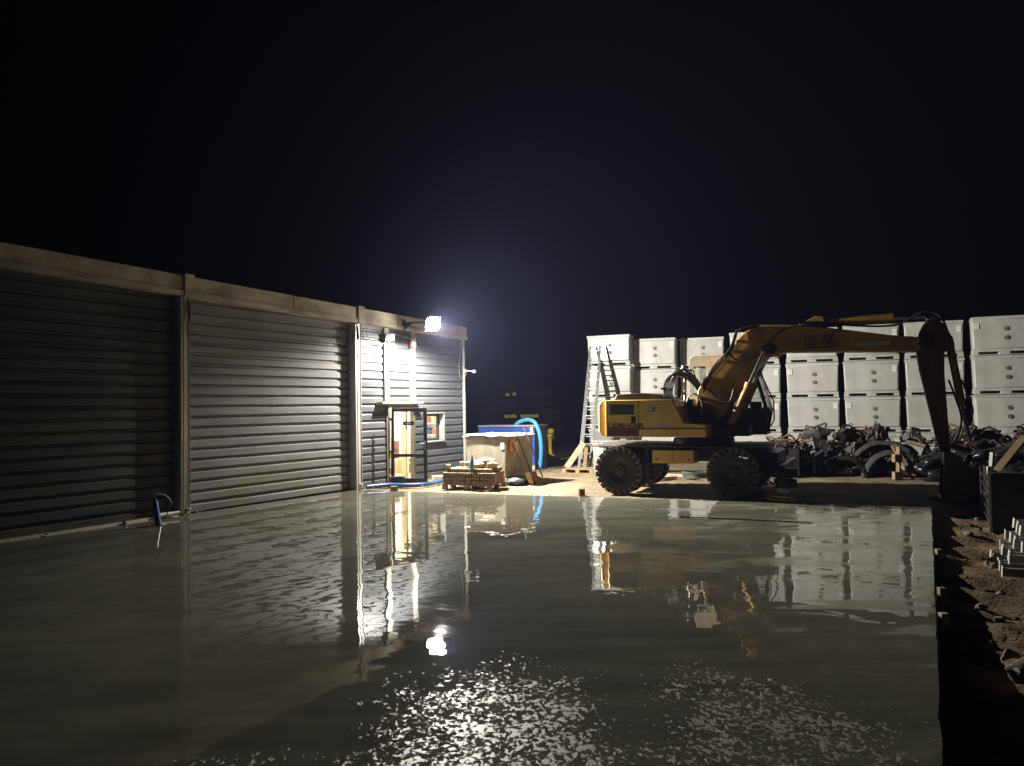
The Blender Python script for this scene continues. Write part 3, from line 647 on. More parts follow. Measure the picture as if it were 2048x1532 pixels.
# ------------------------------------------------------------------ plastic tubs
def tub_parts(t, w, d, h, body='tub', rim='tub_rim', labels=True, seed=0, plugs=True):
    # front face at y = -d/2
    bz = .165
    b_ = MB(); b_.box((0, 0, bz + (h - bz - .07) / 2), (w - .015, d - .015, h - bz - .07), taper=.965); bo = b_.build('tub_body', body, t, bevel=.035, seg=3)
    r = MB(); r.box((0, 0, h - .055), (w + .012, d + .012, .085)); r.box((0, 0, h - .115), (w - .012, d - .012, .03)); r.build('rim', rim, t, bevel=.014)
    q = MB()
    q.bb((-w / 2 + .015, -d / 2 + .015, .095), (w / 2 - .015, d / 2 - .015, bz))
    for x0, x1 in ((-w / 2 + .01, -w / 2 + .15), (-.13, .13), (w / 2 - .15, w / 2 - .01)):
        for y0, y1 in ((-d / 2 + .01, -d / 2 + .16), (-.1, .1), (d / 2 - .16, d / 2 - .01)): q.bb((x0, y0, .022), (x1, y1, .0945))
    for y0, y1 in ((-d / 2 + .012, -d / 2 + .158), (d / 2 - .158, d / 2 - .012)): q.bb((-w / 2 + .012, y0, 0), (w / 2 - .012, y1, .0215))
    q.build('pallet_base', rim, t, bevel=.008)
    for z in ((.46, .70) if plugs else ()):
        p = MB(); T = Matrix.Translation((.06, -d / 2 + .012, z * h / 1.06)) @ Matrix.Rotation(R(90), 4, 'X')
        p.lathe([(.060, -.01), (.060, .014), (.048, .018), (.043, .010), (.028, .010), (.024, .020), (0, .020)], 20, T); p.build('drain_plug', 'plug', t)
    if labels:
        s = MB(); x = w / 2 - .12 if seed % 4 != 2 else -w / 2 + .12
        s.bb((x - .055, -d / 2 - .004, h - .34), (x + .055, -d / 2 + .006, h - .18)); so = s.build('label_sticker', 'sticker', t)
        s = MB()
        for k, ww in enumerate((.03, .04, .025)): s.bb((x - ww, -d / 2 - .007, h - .215 - .045 * k), (x + ww, -d / 2 - .0045, h - .20 - .045 * k))
        s.build('label_print', 'print_grey', so)
TW, TD, TH = 1.49, 1.2, 1.06
protos = []
LAY = ['lowest', 'second from the ground', 'third from the ground', 'topmost']
STK = [('A', 3.29, 26.0, -22, 'stack behind the tall ladder', .13), ('B', 4.79, 26.0, -20, 'stack between ladder and exhaust pipe', 0),
       ('C', 6.44, 26.0, -20, 'stack behind the excavator cab roof', 0), ('D', 7.66, 24.2, -21, 'stack behind the boom knee', 0),
       ('E', 9.11, 23.3, -22, 'stack under the lettering on the boom', 0), ('F', 10.53, 22.5, -23, 'stack under the pale boom label', 0),
       ('G', 11.99, 21.8, -24, 'stack behind the hanging excavator arm', 0), ('H', 13.24, 20.6, -26, 'rightmost stack at the picture edge', 0)]
first = {}
for si, (k, X, Y, a, desc, base) in enumerate(STK):
    for lay in range(4):
        old = k == 'A'
        key = ('old' if old else ('plain', (si + lay) % 4))
        a_ = R(a + random.uniform(-.7, .7))
        back = Matrix.Rotation(R(a), 3, 'Z') @ Vector((random.uniform(-.012, .012), TD / 2 + random.uniform(-.015, .015), 0))
        loc = Vector((X, Y, base - .02 + lay * TH)) + back
        lab = '%s tub, %s of the %s' % ('glossy worn grey' if old else 'pale grey', LAY[lay], desc)
        if key not in first:
            t = thing('plastic_tub', lab, 'tub', loc, a_, 'grey plastic tubs stacked in the yard')
            tub_parts(t, TW, TD, TH, 'tub_old' if old else 'tub', 'tub_rim', True, si + lay); first[key] = t
        else: dup(first[key], loc, (0, 0, a_), lab)
    if base:
        pass
o = make_pallet('pallet', 'wooden pallet under the tub stack behind the ladder', Vector((3.29, 26.0, -.027)), R(-22), 1.45, 1.15)

# nearer tub with tools leaning on it
TA = math.atan2(1.03, .73)            # right face runs this way
tt = thing('plastic_tub', 'dirty grey tub by the office corner with shovels leaning on it', 'tub', (-.36, 20.43, -.015), TA - R(90))
TL = Matrix.Translation((-.36, 20.43, -.015)) @ Matrix.Rotation(TA - R(90), 4, 'Z')
tub_parts(tt, 1.34, 1.24, 1.25, 'tub_dirty', 'tub_dirty', True, 0, False)
# local frame of that tub: +x face looks right to the camera, -y face looks left to the camera
cv = MB(); n_ = 24
for j in range(n_ + 1):
    for i in range(n_ + 1):
        x = -.72 + 1.44 * i / n_; y = -.67 + 1.34 * j / n_; e = max(abs(x) - .66, abs(y) - .61, 0)
        cv.v.append(Vector((x, y, 1.262 + .018 * fbm(x, y, 4) + .02 - e * (.75 + .5 * fbm(x, y, 5)))))
cv.f = [[j * (n_ + 1) + i, j * (n_ + 1) + i + 1, (j + 1) * (n_ + 1) + i + 1, (j + 1) * (n_ + 1) + i] for j in range(n_) for i in range(n_)]
co = cv.build('plastic_sheet', 'sheet_white', smooth=60); co.matrix_world = TL; tag(co, 'crumpled white sheet covering the dirty tub', 'sheet')
def tool(name, label, y0, y1, top, mhandle, head, hm):
    t = thing(name, label, 'tool', TL @ Vector((1.08, y0, .0)), TA - R(90))
    a = Vector((0, 0, .12)); b = Vector((-.37, y1 - y0, top))
    MB().tube([a, a.lerp(b, .5) + Vector((0, 0, 0.005)), b], .018, 8).build('handle', mhandle, t)
    if head == 'shovel':
        h = MB(); n = 6
        for i in range(n + 1):
            for j in range(n + 1):
                u, v = j / n - .5, i / n
                wv = .24 * (1 if v > .35 else .6 + .4 * v / .35)
                h.v.append(Vector((.10 - .14 * v + .12 * u * u, u * wv, .01 + .30 * v)))
        h.f = [[i * (n + 1) + j, i * (n + 1) + j + 1, (i + 1) * (n + 1) + j + 1, (i + 1) * (n + 1) + j] for i in range(n) for j in range(n)]
        h.build('blade', hm, t)
        MB().tube([b + Vector((0, -.06, .05)), b + Vector((0, .06, .05))], .016, 8).build('grip', 'orange_paint' if 'orange' in label else mhandle, t)
    else:
        MB().bb((-.05, -.22, .0), (.06, .22, .10)).build('broom_head', hm, t, bevel=.01)
    return t
tool('shovel', 'shovel with an orange grip leaning leftmost on the dirty tub', -.28, -.42, 1.1, 'brown_wood', 'shovel', 'timber_pale')
tool('shovel', 'thick dark shovel leaning on the middle of the dirty tub', .0, -.18, 1.22, 'steel_black', 'shovel', 'rusty')
tool('broom', 'long thin broom leaning on the right of the dirty tub', .42, .12, 1.48, 'brown_wood', 'broom', 'brown_wood')
o = MB().bb((-.03, -.10, -.16), (.03, .10, .16)).build('orange_box', 'orange_paint', bevel=.02); o.matrix_world = TL @ Matrix.Translation((.70, -.42, 1.0)); tag(o, 'orange plastic pouch hung on the corner of the dirty tub', 'pouch')
o = MB().bb((-.02, -.07, -.17), (.02, .07, .17)).build('work_glove', 'timber_pale', bevel=.018); o.matrix_world = TL @ Matrix.Translation((.69, -.22, .93)); tag(o, 'yellowish work glove hung beside the orange pouch', 'glove')
o = MB().rock((0, 0, 0), (.26, .18, .10), 3, 3, .3).build('cement_bag', 'teal_paint'); o.matrix_world = TL @ Matrix.Translation((.85, -.48, .10)); tag(o, 'dark teal bag slumped at the foot of the dirty tub', 'bag')
o = MB().rock((0, 0, 0), (.22, .3, .10), 8, 3, .35).build('soil_heap', 'rusty'); o.matrix_world = TL @ Matrix.Translation((.92, .25, .05)); tag(o, 'small heap of reddish debris under the leaning tools', 'heap')

# ------------------------------------------------------------------ blue tank, arched hose, standpipe
BA = math.atan2(-.35, .93)
bl = thing('water_tank', 'low blue and navy tank on feet behind the dirty tub', 'tank', (-1.12, 24.75, 0), BA)
MB().bb((0, 0, .16), (1.92, .012, 1.33)).build('front_panel', 'tank_blue', bl, bevel=.004)
MB().bb((0, .013, .16), (1.92, 1.25, 1.33)).build('tank_body', 'tank_navy', bl, bevel=.01)
b_ = MB(); b_.bb((-.03, -.03, 1.332), (1.95, 1.28, 1.375)); b_.build('top_rim', 'alu', bl, bevel=.006)
MB().bb((1.78, -.006, 1.16), (1.87, -.002, 1.31)).build('white_sign', 'white_plastic', bl)
for x in (.1, 1.85):
    for y in (.1, 1.15): MB().bb((x - .04, y - .04, -.02), (x + .04, y + .04, .16)).build('foot', 'galv', bl)
BT = Matrix.Translation((-1.12, 24.75, 0)) @ Matrix.Rotation(BA, 4, 'Z')
ah = MB(); ah.tube([BT @ p for p in bez([(1.25, .15, 1.39), (1.45, .12, 1.50), (1.72, .06, 1.54), (1.95, -.02, 1.45), (2.10, -.06, 1.15), (2.16, -.08, .75), (2.14, -.06, .35), (2.10, -.05, .05)], 10)], .066, 14)
tag(ah.build('arched_hose', 'hose_blue'), 'bright light blue hose arching over the end of the tank', 'hose')
yp = thing('hand_pump', 'yellow standpipe with crank standing beside the blue tank', 'standpipe', (1.40, 28.6, -.03))
MB().tube(bez([(.12, 0, .1), (.04, 0, .12), (0, 0, .24), (-.02, 0, .5), (-.02, 0, .85)], 6), .075, 12).build('column', 'yellow_paint', yp)
b_ = MB(); b_.lathe([(0, -.07), (.09, -.07), (.12, 0), (.09, .07), (0, .07)], 18, Matrix.Translation((-.02, 0, .88)))
b_.lathe([(0, -.08), (.11, -.08), (.13, 0), (.09, .09), (0, .09)], 18, Matrix.Translation((0.02, 0, 1.06))); b_.build('pump_head', 'yellow_paint', yp)
MB().tube([(0, -.05, 1.04), (-.25, -.05, 1.07), (-.3, -.05, 1.05)], .02, 8).build('crank', 'alu', yp)
MB().lathe([(0, 0), (.2, 0), (.22, .05), (.10, .1), (0, .1)], 18, Matrix.Translation((.06, 0, 0))).build('foot_plate', 'yellow_paint', yp)
MB().tube([(-.3, .0, .35), (-.12, .02, .15), (.0, 0, .06)], .03, 8).build('brace', 'alu', yp)
hp = MB().rock((0, 0, 0), (.75, .6, .34), 21, 4, .3).build('soil_heap', 'stone', smooth=60); hp.location = (.95, 27.2, -.05); tag(hp, 'low dark heap of soil right of the blue tank', 'heap')

# ------------------------------------------------------------------ dark lorry in the back
tr = thing('lorry', 'dark lorry with yellow marker strips parked in the gloom behind', 'lorry', (.35, 38.5, -.05), R(4))
MB().bb((-2.2, 0, .75), (2.2, 2.4, 1.0)).build('chassis', 'truck_dark', tr); MB().bb((-2.0, .05, 1.05), (-.2, 2.4, 3.4)).build('cargo_box', 'truck_dark', tr, bevel=.05)
b_ = MB(); b_.bb((-.1, .1, 1.05), (2.1, 2.3, 1.9)); b_.bb((.4, .3, 1.95), (1.7, 2.1, 2.9)); b_.build('machine_bed', 'truck_dark', tr, bevel=.05)
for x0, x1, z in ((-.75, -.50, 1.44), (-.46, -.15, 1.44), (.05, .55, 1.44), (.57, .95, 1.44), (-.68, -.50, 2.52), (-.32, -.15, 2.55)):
    MB().bb((x0, -.02, z), (x1, .0 if x0 > -.0 else .04, z + .15)).build('marker_strip', 'marker_yellow_glow', tr)
for x in (-1.6, 1.5):
    T = Matrix.Translation((x, .15, .5)) @ Matrix.Rotation(R(90), 4, 'X'); w_ = MB(); w_.lathe([(.26, -.12), (.45, -.12), (.52, -.06), (.52, .1), (.45, .14), (.26, .14)], 28, T); wo = w_.build('wheel', 'rubber', tr)
    w_ = MB(); w_.lathe([(0, .1), (.12, .1), (.14, .06), (.26, .06)], 24, T); w_.build('rim', 'galv', wo)

# ------------------------------------------------------------------ ladder, planks, pallet by the tub stack
la = thing('ladder', 'tall aluminium double ladder standing before the leftmost tubs', 'ladder', (0, 0, 0))
def flight(b0, b1, t0, t1, nr, label):
    b0, b1, t0, t1 = map(Vector, (b0, b1, t0, t1)); f = MB()
    f.beam(b0, t0, .03, .075, (1, 0, 0)); f.beam(b1, t1, .03, .075, (1, 0, 0)); fo = f.build('ladder_section', 'alu', la, bevel=.004)
    r = MB()
    for i in range(nr):
        k = (i + .6) / nr * .985; r.beam(b0.lerp(t0, k), b1.lerp(t1, k), .035, .03)
    r.build('rungs', 'alu', fo)
flight((2.02, 23.85, -.02), (2.36, 23.75, -.02), (2.66, 25.86, 3.96), (2.98, 25.76, 3.96), 14, 'f')
flight((2.11, 23.88, .3), (2.43, 23.78, .3), (2.64, 25.62, 3.55), (2.94, 25.52, 3.55), 11, 'r')
tag(MB().beam((1.60, 23.30, .09), (2.16, 23.55, .82), .17, .05, (0, 1, 0)).build('plank', 'timber_pale', bevel=.004), 'pale plank leaning against the foot of the ladder', 'plank')
tag(MB().beam((2.14, 23.2, .06), (2.22, 23.3, .70), .10, .05, (0, 1, 0)).build('plank', 'timber', bevel=.004), 'short narrow yellowish board propped upright at the ladder foot', 'plank')
make_pallet('pallet', 'flat pale wooden pallet on the sand at the ladder foot', Vector((1.88, 22.62, -.03)), R(-22), .95, .8)
pt = thing('work_table', 'grey sheet metal stand behind the rear excavator wheel', 'stand', (2.32, 22.30, -.02), R(-20))
MB().bb((0, 0, .0), (.27, .04, .93)).build('side_panel', 'jamb', pt, bevel=.004); MB().bb((.24, -.01, .0), (.275, .05, .95)).build('edge_strip', 'white_plastic', pt)
MB().bb((-.03, -.03, .935), (1.5, .5, .96)).build('table_top', 'alu', pt, bevel=.004); MB().bb((1.40, .02, 0), (1.46, .08, .935)).build('leg', 'alu', pt); MB().bb((1.40, .42, 0), (1.46, .48, .935)).build('leg', 'alu', pt)
random.seed(3)
for i, (x, y, L, a, m, lab) in enumerate(((3.5, 20.6, 1.6, -15, 'timber', 'brown board on the ground behind the excavator rear axle'), (4.3, 20.9, 1.3, -28, 'timber_pale', 'pale board on the ground behind the excavator toolbox'),
                             (3.9, 20.2, .8, 20, 'timber_pale', 'short pale board lying crosswise under the excavator'), (6.9, 22.6, 2.2, -20, 'timber', 'yellowish beam on the ground before the tubs behind the cab'))):
    d = Vector((math.cos(R(a)), math.sin(R(a)), 0)) * L / 2; c = Vector((x, y, .04 + .0 * i))
    tag(MB().beam(c - d, c + d, .16, .07).build('plank', m, bevel=.004), lab, 'plank')
hc = MB()
for k in range(5):
    hc.tube([Vector((4.95 + (.42 + .012 * k) * math.cos(a), 20.5 + (.30 + .01 * k) * math.sin(a) , .02 + .035 * k + .012 * math.sin(3 * a + k))) for a in [2 * math.pi * i / 30 for i in range(30)]], .017, 6, closed=True)
tag(hc.build('garden_hose', 'hose_green'), 'coiled dull green hose on the ground behind the excavator', 'hose')

# ------------------------------------------------------------------ excavator (local x forward, y to its left = away, z up)
EX = thing('wheeled_excavator', 'yellow wheeled excavator with its boom raised over the scrap heap', 'excavator', (3.96, 17.69, -.02), R(-25.5))
def wheel_mesh(x, y, outer, name='wheel'):
    w = bpy.data.objects.new(name, None); C.objects.link(w); w.parent = EX; w.location = (x, y, .545); w.empty_display_size = .1
    return w
def make_wheel(w, side):
    T = Matrix.Rotation(R(90), 4, 'X')          # lathe axis -> -y
    t = MB(); t.lathe([(.27, -.11), (.34, -.135), (.44, -.138), (.495, -.115), (.505, -.05), (.505, .05), (.495, .115), (.44, .138), (.34, .135), (.27, .11)], 48, T)
    t.build('tyre', 'rubber', w, smooth=40)
    lg = MB()
    for k in range(22):
        for sd in (-1, 1):
            a = 2 * math.pi * (k + (.5 if sd > 0 else 0)) / 22
            for y0, y1, r0, r1, da in ((.01, .135, .497, .547, .10), (.115, .150, .43, .540, .16)):
                Tq = Matrix.Rotation(a + (da if y0 > .05 else .05), 4, 'Y')
                lg.box(Tq @ Vector(((r0 + r1) / 2, sd * (y0 + y1) / 2, 0)), (r1 - r0, y1 - y0, .062), (0, a + (da if y0 > .05 else .05), 0))
    lg.build('tread_lugs', 'tread_dust', w, bevel=.008)
    rm_ = MB(); rm_.lathe([(.28, .10 ), (.275, .06), (.20, .02), (.13, .015), (.12, .07), (.05, .085), (0, .085)], 32, T); ro = rm_.build('rim', 'rim_paint', w)
    return w
w0 = make_wheel(wheel_mesh(-1.22, -1.10, True), -1)
for x, y in ((-1.22, -.80), (-1.22, .80), (-1.22, 1.10), (1.25, -1.10), (1.25, -.80), (1.25, .80), (1.25, 1.10)):
    w = wheel_mesh(x, y, False)
    for ch in list(w0.children):
        c = ch.copy(); C.objects.link(c); c.parent = w
        for g in ch.children: d = g.copy(); C.objects.link(d); d.parent = c
    w.rotation_euler = (0, random.uniform(0, 6), 0) if y < 0 else (0, random.uniform(0, 6), math.pi)
fr = MB(); fr.bb((-1.75, -.52, .72), (1.85, .52, 1.02)); fr.bb((-1.9, -1.16, 1.06), (-.55, -.30, 1.085)); fr.bb((.6, -1.16, 1.06), (1.9, -.30, 1.085)); fr.bb((-1.9, -.55, 1.0), (1.9, .55, 1.10))
fr.bb((-1.7, -.6, .5), (-.9, .6, .72)); fr.bb((-.55, -1.16, 1.06), (.6, -.55, 1.085)); fr.bb((-1.9, .3, 1.06), (1.9, 1.16, 1.085)); chs = fr.build('chassis', 'dark_grey_paint', EX, bevel=.015)
ax = MB()
for x in (-1.22, 1.25): ax.cyl((x, -1.0, .545), (x, 1.0, .545), .11, 16); ax.rock((x, 0, .545), (.24, .26, .22), 4, 2, .05); ax.box((x, -.55, .66), (.2, .12, .3))
ax.build('axle', 'greasy_black', EX)
tb = MB(); tb.bb((-.47, -1.17, .715), (.44, -.62, 1.005)); tbo = tb.build('tool_box', 'excavator_yellow', EX, bevel=.02)
q = MB()
for x in (-.36, .34): q.cyl((x, -1.172, .80), (x, -1.185, .80), .016, 12)
q.bb((-.02, -1.176, .74), (-.012, -1.171, .98)); q.build('latch', 'steel_black', tbo)
q = MB()
for k in range(4): q.bb((-.62, -1.1, .30 + .12 * k), (-.58 + .0, -.72, .33 + .12 * k))
q.bb((-.66, -1.11, .28), (-.56, -1.09, 1.05)); q.bb((-.66, -.73, .28), (-.56, -.71, 1.05)); q.build('step', 'greasy_black', EX)
q = MB(); q.bb((1.9, -.75, .50), (2.10, .75, .95)); q.prism([(2.12, .12), (2.22, .10), (2.18, .35), (2.28, .72), (2.16, .72), (2.08, .4)], -1.2, 1.2); q.build('dozer_blade', 'greasy_black', EX, bevel=.01)
q = MB(); q.cyl((.42, 0, 1.10), (.42, 0, 1.20), .68, 40); q.cyl((.42, 0, 1.20), (.42, 0, 1.27), .60, 40)
for k in range(24):
    a = k * math.pi / 12; q.cyl((.42 + .64 * math.cos(a), .64 * math.sin(a), 1.19), (.42 + .64 * math.cos(a), .64 * math.sin(a), 1.225), .022, 8)
q.build('slewing_ring', 'greasy_black', EX)
# upper carriage
side = [(-1.50, 1.285), (.73, 1.285), (.74, 1.545), (.27, 1.585), (.02, 2.10), (-1.50, 2.105)]
b_ = MB(); b_.prism(side, -1.24, -.52); sp = b_.build('side_housing', 'excavator_yellow', EX, bevel=.022)
b_ = MB(); b_.prism([(-1.505, 1.30), (-1.62, 1.30), (-1.70, 1.42), (-1.70, 2.0), (-1.62, 2.09), (-1.505, 2.09)], -1.16, 1.22); b_.prism([(-1.50, 1.29), (.0, 1.29), (.0, 2.085), (-1.50, 2.085)], -.515, 1.24)
b_.build('counterweight', 'excavator_yellow', EX, bevel=.03)
b_ = MB(); b_.bb((.0, -.515, 1.28), (1.5, .28, 1.52)); b_.bb((.05, -.50, 1.52), (.42, .2, 1.95)); b_.bb((.1, -.50, 1.95), (.3, -.2, 2.1)); b_.bb((.3, -.5, 1.53), (.75, -.34, 1.75)); b_.rock((.5, -.38, 1.7), (.2, .16, .2), 5, 2, .5)
b_.build('slew_platform', 'greasy_black', EX, bevel=.012)
v = MB(); v.bb((-1.415, -1.248, 1.775), (-.835, -1.2405, 2.0)); vo = v.build('engine_vent', 'greasy_black', sp)
v = MB()
for k in range(8): v.box((-1.125, -1.252, 1.79 + .027 * k), (.57, .012, .009), (.6, 0, 0))
v.build('louvre', 'dark_grey_paint', vo)
v = MB(); v.bb((-.742, -1.2445, 1.30), (-.730, -1.2405, 2.09)); v.bb((-1.46, -1.2445, 1.30), (-1.45, -1.2405, 2.09)); v.build('panel_seam', 'greasy_black', sp)
v = MB(); v.bb((-.90, -1.246, 1.60), (-.80, -1.241, 1.74)); v.bb((-.885, -1.252, 1.67), (-.815, -1.2465, 1.72)); v.build('door_latch', 'steel_black', sp, bevel=.004)
v = MB(); v.bb((-1.44, -1.2435, 1.455), (.73, -1.2405, 1.485)); v.bb((-1.44, -1.2435, 1.30), (-.75, -1.2405, 1.45)); v.build('stripe', 'dark_red', sp)
v = MB(); v.prism([(-.54, 1.49), (.02, 1.49), (-.04, 1.545), (-.15, 1.57), (-.54, 1.58)], -1.2435, -1.2405); v.build('pale_flash', 'cream_paint', sp)
Tx = lambda x, y, z: Matrix.Translation((x, y, z)) @ Matrix.Rotation(R(90), 4, 'X')
text_mesh('LIEBHERR', 'brand_lettering', 'print_black', sp, .15, Tx(-1.03, -1.2455, 1.53), .82, .0025)
v = MB(); v.lathe([(0, 0), (.088, 0), (.088, .004), (0, .004)], 32, Tx(-.40, -1.2405, 1.885)); d20 = v.build('speed_plate', 'white_plastic', sp)
v = MB(); v.lathe([(.0845, .0045), (.088, .0045), (.088, .006), (.0845, .006)], 32, Tx(-.40, -1.2405, 1.885)); v.build('plate_ring', 'print_black', d20)
text_mesh('20', 'plate_digits', 'print_black', d20, .135, Tx(-.40, -1.2475, 1.885), .11, .003)
hg = MB(); hg.prism([(-1.38, 2.095), (-.25, 2.095), (-.42, 2.19), (-.72, 2.255), (-1.32, 2.235)], -.95, .7); hgo = hg.build('engine_hood', 'dark_grey_paint', EX, bevel=.015)
v = MB()
for k in range(10): v.bb((-1.28 + .075 * k, -.957, 2.12), (-1.235 + .075 * k, -.952, 2.215))
v.build('hood_grille', 'print_black', hgo)
# hoses from the upper carriage
ho = MB()
for k in range(6):
    y = -.42 + .08 * k; o = .03 * k
    ho.tube(bez([(-.34 + .01 * k, y, 2.10), (-.36 + .02 * k, y, 2.42), (-.22 + .02 * k, y + .02, 2.63 + .03 * (k % 3)), (.02 + .03 * k, y + .04, 2.66 + .05 * (k % 3)), (.26, y * .6, 2.45 + .03 * k), (.42, y * .4, 2.2 + .03 * k)], 8), .024, 8)
ho.build('hydraulic_hoses', 'black_plastic', EX)
v = MB(); v.bb((-.42, -.5, 2.33), (-.28, .05, 2.37)); v.bb((-.14, -.46, 2.62), (-.08, .06, 2.68)); v.build('hose_clamp', 'steel_black', EX)
v = MB(); v.tube(bez([(.04, -.1, 2.0), (.05, -.1, 2.5), (.06, -.1, 2.72), (.0, -.1, 2.80), (.02, -.1, 2.86)], 6), .035, 10); v.build('exhaust_pipe', 'galv', EX)
v = MB(); v.beam((.0, -.35, 2.1), (.12, -.35, 2.55), .05, .04); v.build('hose_bracket', 'cream_paint', EX)
v = MB(); v.tube(arc((.33, -.52, 1.95), .17, 0, 180, 12, lambda a, b: (a, 0, b * 1.6)), .018, 8); v.tube([(.50, -.52, 1.95), (.5, -.52, 1.6)], .018, 8); v.tube([(.16, -.52, 1.95), (.16, -.52, 1.6)], .018, 8); v.build('guard_rail', 'galv', EX)
# cab
cab = [(.04, 1.28), (1.70, 1.28), (1.80, 1.85), (1.50, 2.96), (1.44, 3.06), (.14, 3.10), (.05, 3.04)]
def rr(x0, z0, x1, z1, r, n=4):
    o = []
    for cx, cz, a in ((x1 - r, z1 - r, 0), (x0 + r, z1 - r, 90), (x0 + r, z0 + r, 180), (x1 - r, z0 + r, 270)):
        for i in range(n + 1): o.append((cx + r * math.cos(R(a + 90 * i / n)), cz + r * math.sin(R(a + 90 * i / n))))
    return o
h1 = rr(.13, 2.18, .45, 2.86, .06); h2 = rr(.56, 2.18, .80, 2.86, .06)
h3 = [(.92, 1.90), (1.66, 1.86), (1.70, 1.92), (1.44, 2.86), (1.38, 2.90), (.96, 2.90), (.92, 2.86)]
CY0, CY1 = .34, 1.22
rear = [(.04, 1.90), (.86, 1.90), (.86, 3.07), (.14, 3.10), (.05, 3.04)]
b_ = MB(); b_.holed(rear, [h1, h2], CY0, CY0 + .04); b_.holed(rear, [h1, h2], CY1 - .04, CY1); b_.bb((.042, CY0 + .041, 1.9), (.08, CY1 - .041, 2.2)); b_.bb((.042, CY0 + .041, 2.88), (.08, CY1 - .041, 3.03))
cb = b_.build('cab', 'cream_paint', EX, bevel=.008)
b_ = MB(); b_.prism([(.06, 3.06), (1.46, 3.06), (1.40, 3.12), (.16, 3.13)], CY0 - .01, CY1 + .01); b_.build('cab_roof', 'cream_paint', cb, bevel=.02)
fro = [(.863, 1.885), (1.80, 1.85), (1.50, 2.96), (1.44, 3.055), (.863, 3.065)]
low = [(.04, 1.28), (1.70, 1.28), (1.80, 1.846), (.86, 1.88), (.04, 1.895)]
b_ = MB(); b_.holed(fro, [h3], CY0, CY0 + .045); b_.holed(fro, [h3], CY1 - .045, CY1); b_.prism(low, CY0, CY0 + .04); b_.prism(low, CY1 - .04, CY1)
b_.beam((1.715, CY0 + .05, 1.30), (1.715, CY1 - .05, 1.30), .05, .05); b_.beam((1.79, CY0 + .05, 1.84), (1.79, CY1 - .05, 1.84), .05, .05); b_.beam((1.49, CY0 + .05, 2.96), (1.49, CY1 - .05, 2.96), .05, .05); b_.bb((.05, CY0 + .05, 1.285), (1.68, CY1 - .05, 1.32))
b_.build('cab_front_frame', 'dark_grey_paint', cb, bevel=.006)
g_ = MB()
for y in (CY0 + .018, CY1 - .022):
    for h in (h1, h2, h3):
        g_.add([(a, y, z) for a, z in h], [tuple(t) for t in tessellate_polygon([[Vector((a, z, 0)) for a, z in h]])])
g_.build('side_glass', 'cab_glass', cb, smooth=0)
g_ = MB(); g_.add([(1.79, CY0 + .05, 1.88), (1.79, CY1 - .05, 1.88), (1.50, CY1 - .05, 2.93), (1.50, CY0 + .05, 2.93)], [(0, 1, 2, 3)]); g_.build('windscreen', 'cab_glass', cb, smooth=0)
g_ = MB(); g_.bb((.40, .55, 1.33), (.95, 1.05, 1.75)); g_.box((.42, .8, 2.05), (.12, .46, .7), (0, -.15, 0)); g_.build('seat', 'black_plastic', cb, bevel=.04)
g_ = MB(); g_.beam((1.5, .75, 1.33), (1.35, .75, 2.05), .06, .06); g_.tube(arc((1.33, .75, 2.1), .17, 0, 360, 20, lambda a, b: (a * .5, b, a * .85)), .018, 8); g_.bb((1.42, .5, 1.33), (1.62, .66, 2.02)); g_.build('steering_column', 'black_plastic', cb)
g_ = MB(); g_.tube([(1.55, CY0 - .06, 2.92), (1.69, CY0 - .10, 2.60), (1.93, CY0 - .10, 2.02), (1.93, CY0 - .10, 1.62), (1.86, CY0 - .08, 1.48), (1.76, CY0, 1.50)], .016, 8); g_.build('hand_rail', 'steel_black', cb)
# boom
lowb = [(.34, 1.62), (.36, 2.28), (.52, 2.56), (1.28, 3.42), (1.46, 3.58), (1.66, 3.60), (2.02, 3.24), (1.92, 3.05), (1.30, 2.30), (.95, 1.78), (.80, 1.58)]
b_ = MB(); b_.prism(lowb, -.27, .27); lb = b_.build('lower_boom', 'boom_yellow_shaded', EX, bevel=.02)
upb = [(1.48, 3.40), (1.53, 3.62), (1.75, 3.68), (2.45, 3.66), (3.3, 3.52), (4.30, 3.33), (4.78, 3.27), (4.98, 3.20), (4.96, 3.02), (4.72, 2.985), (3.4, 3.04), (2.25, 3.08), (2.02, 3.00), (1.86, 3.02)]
b_ = MB(); b_.prism(upb, -.285, .285); ub = b_.build('upper_boom', 'boom_yellow_shaded', EX, bevel=.02)
v = MB()
for x, z, r in ((1.62, 3.46, .15), (1.88, 3.16, .10)): v.cyl((x, -.31, z), (x, .31, z), r, 24); v.cyl((x, -.335, z), (x, .335, z), r * .5, 16)
v.build('pivot_pin', 'boom_yellow_shaded', ub)
v = MB(); v.rock((1.95, -.05, 3.14), (.2, .32, .16), 6, 3, .5); v.build('grease_nipple_block', 'greasy_black', ub)
text_mesh('LIEBHERR', 'boom_lettering', 'print_black', ub, .24, Tx(2.93, -.288, 3.27), .56, .003)
v = MB(); v.bb((2.62, -.2875, 3.135), (3.23, -.2852, 3.16)); v.bb((2.62, -.2875, 3.385), (3.23, -.2852, 3.40)); v.build('lettering_rule', 'print_black', ub)
v = MB(); v.bb((3.66, -.288, 3.125), (4.28, -.2853, 3.215)); v.build('pale_label', 'cream_paint', ub)
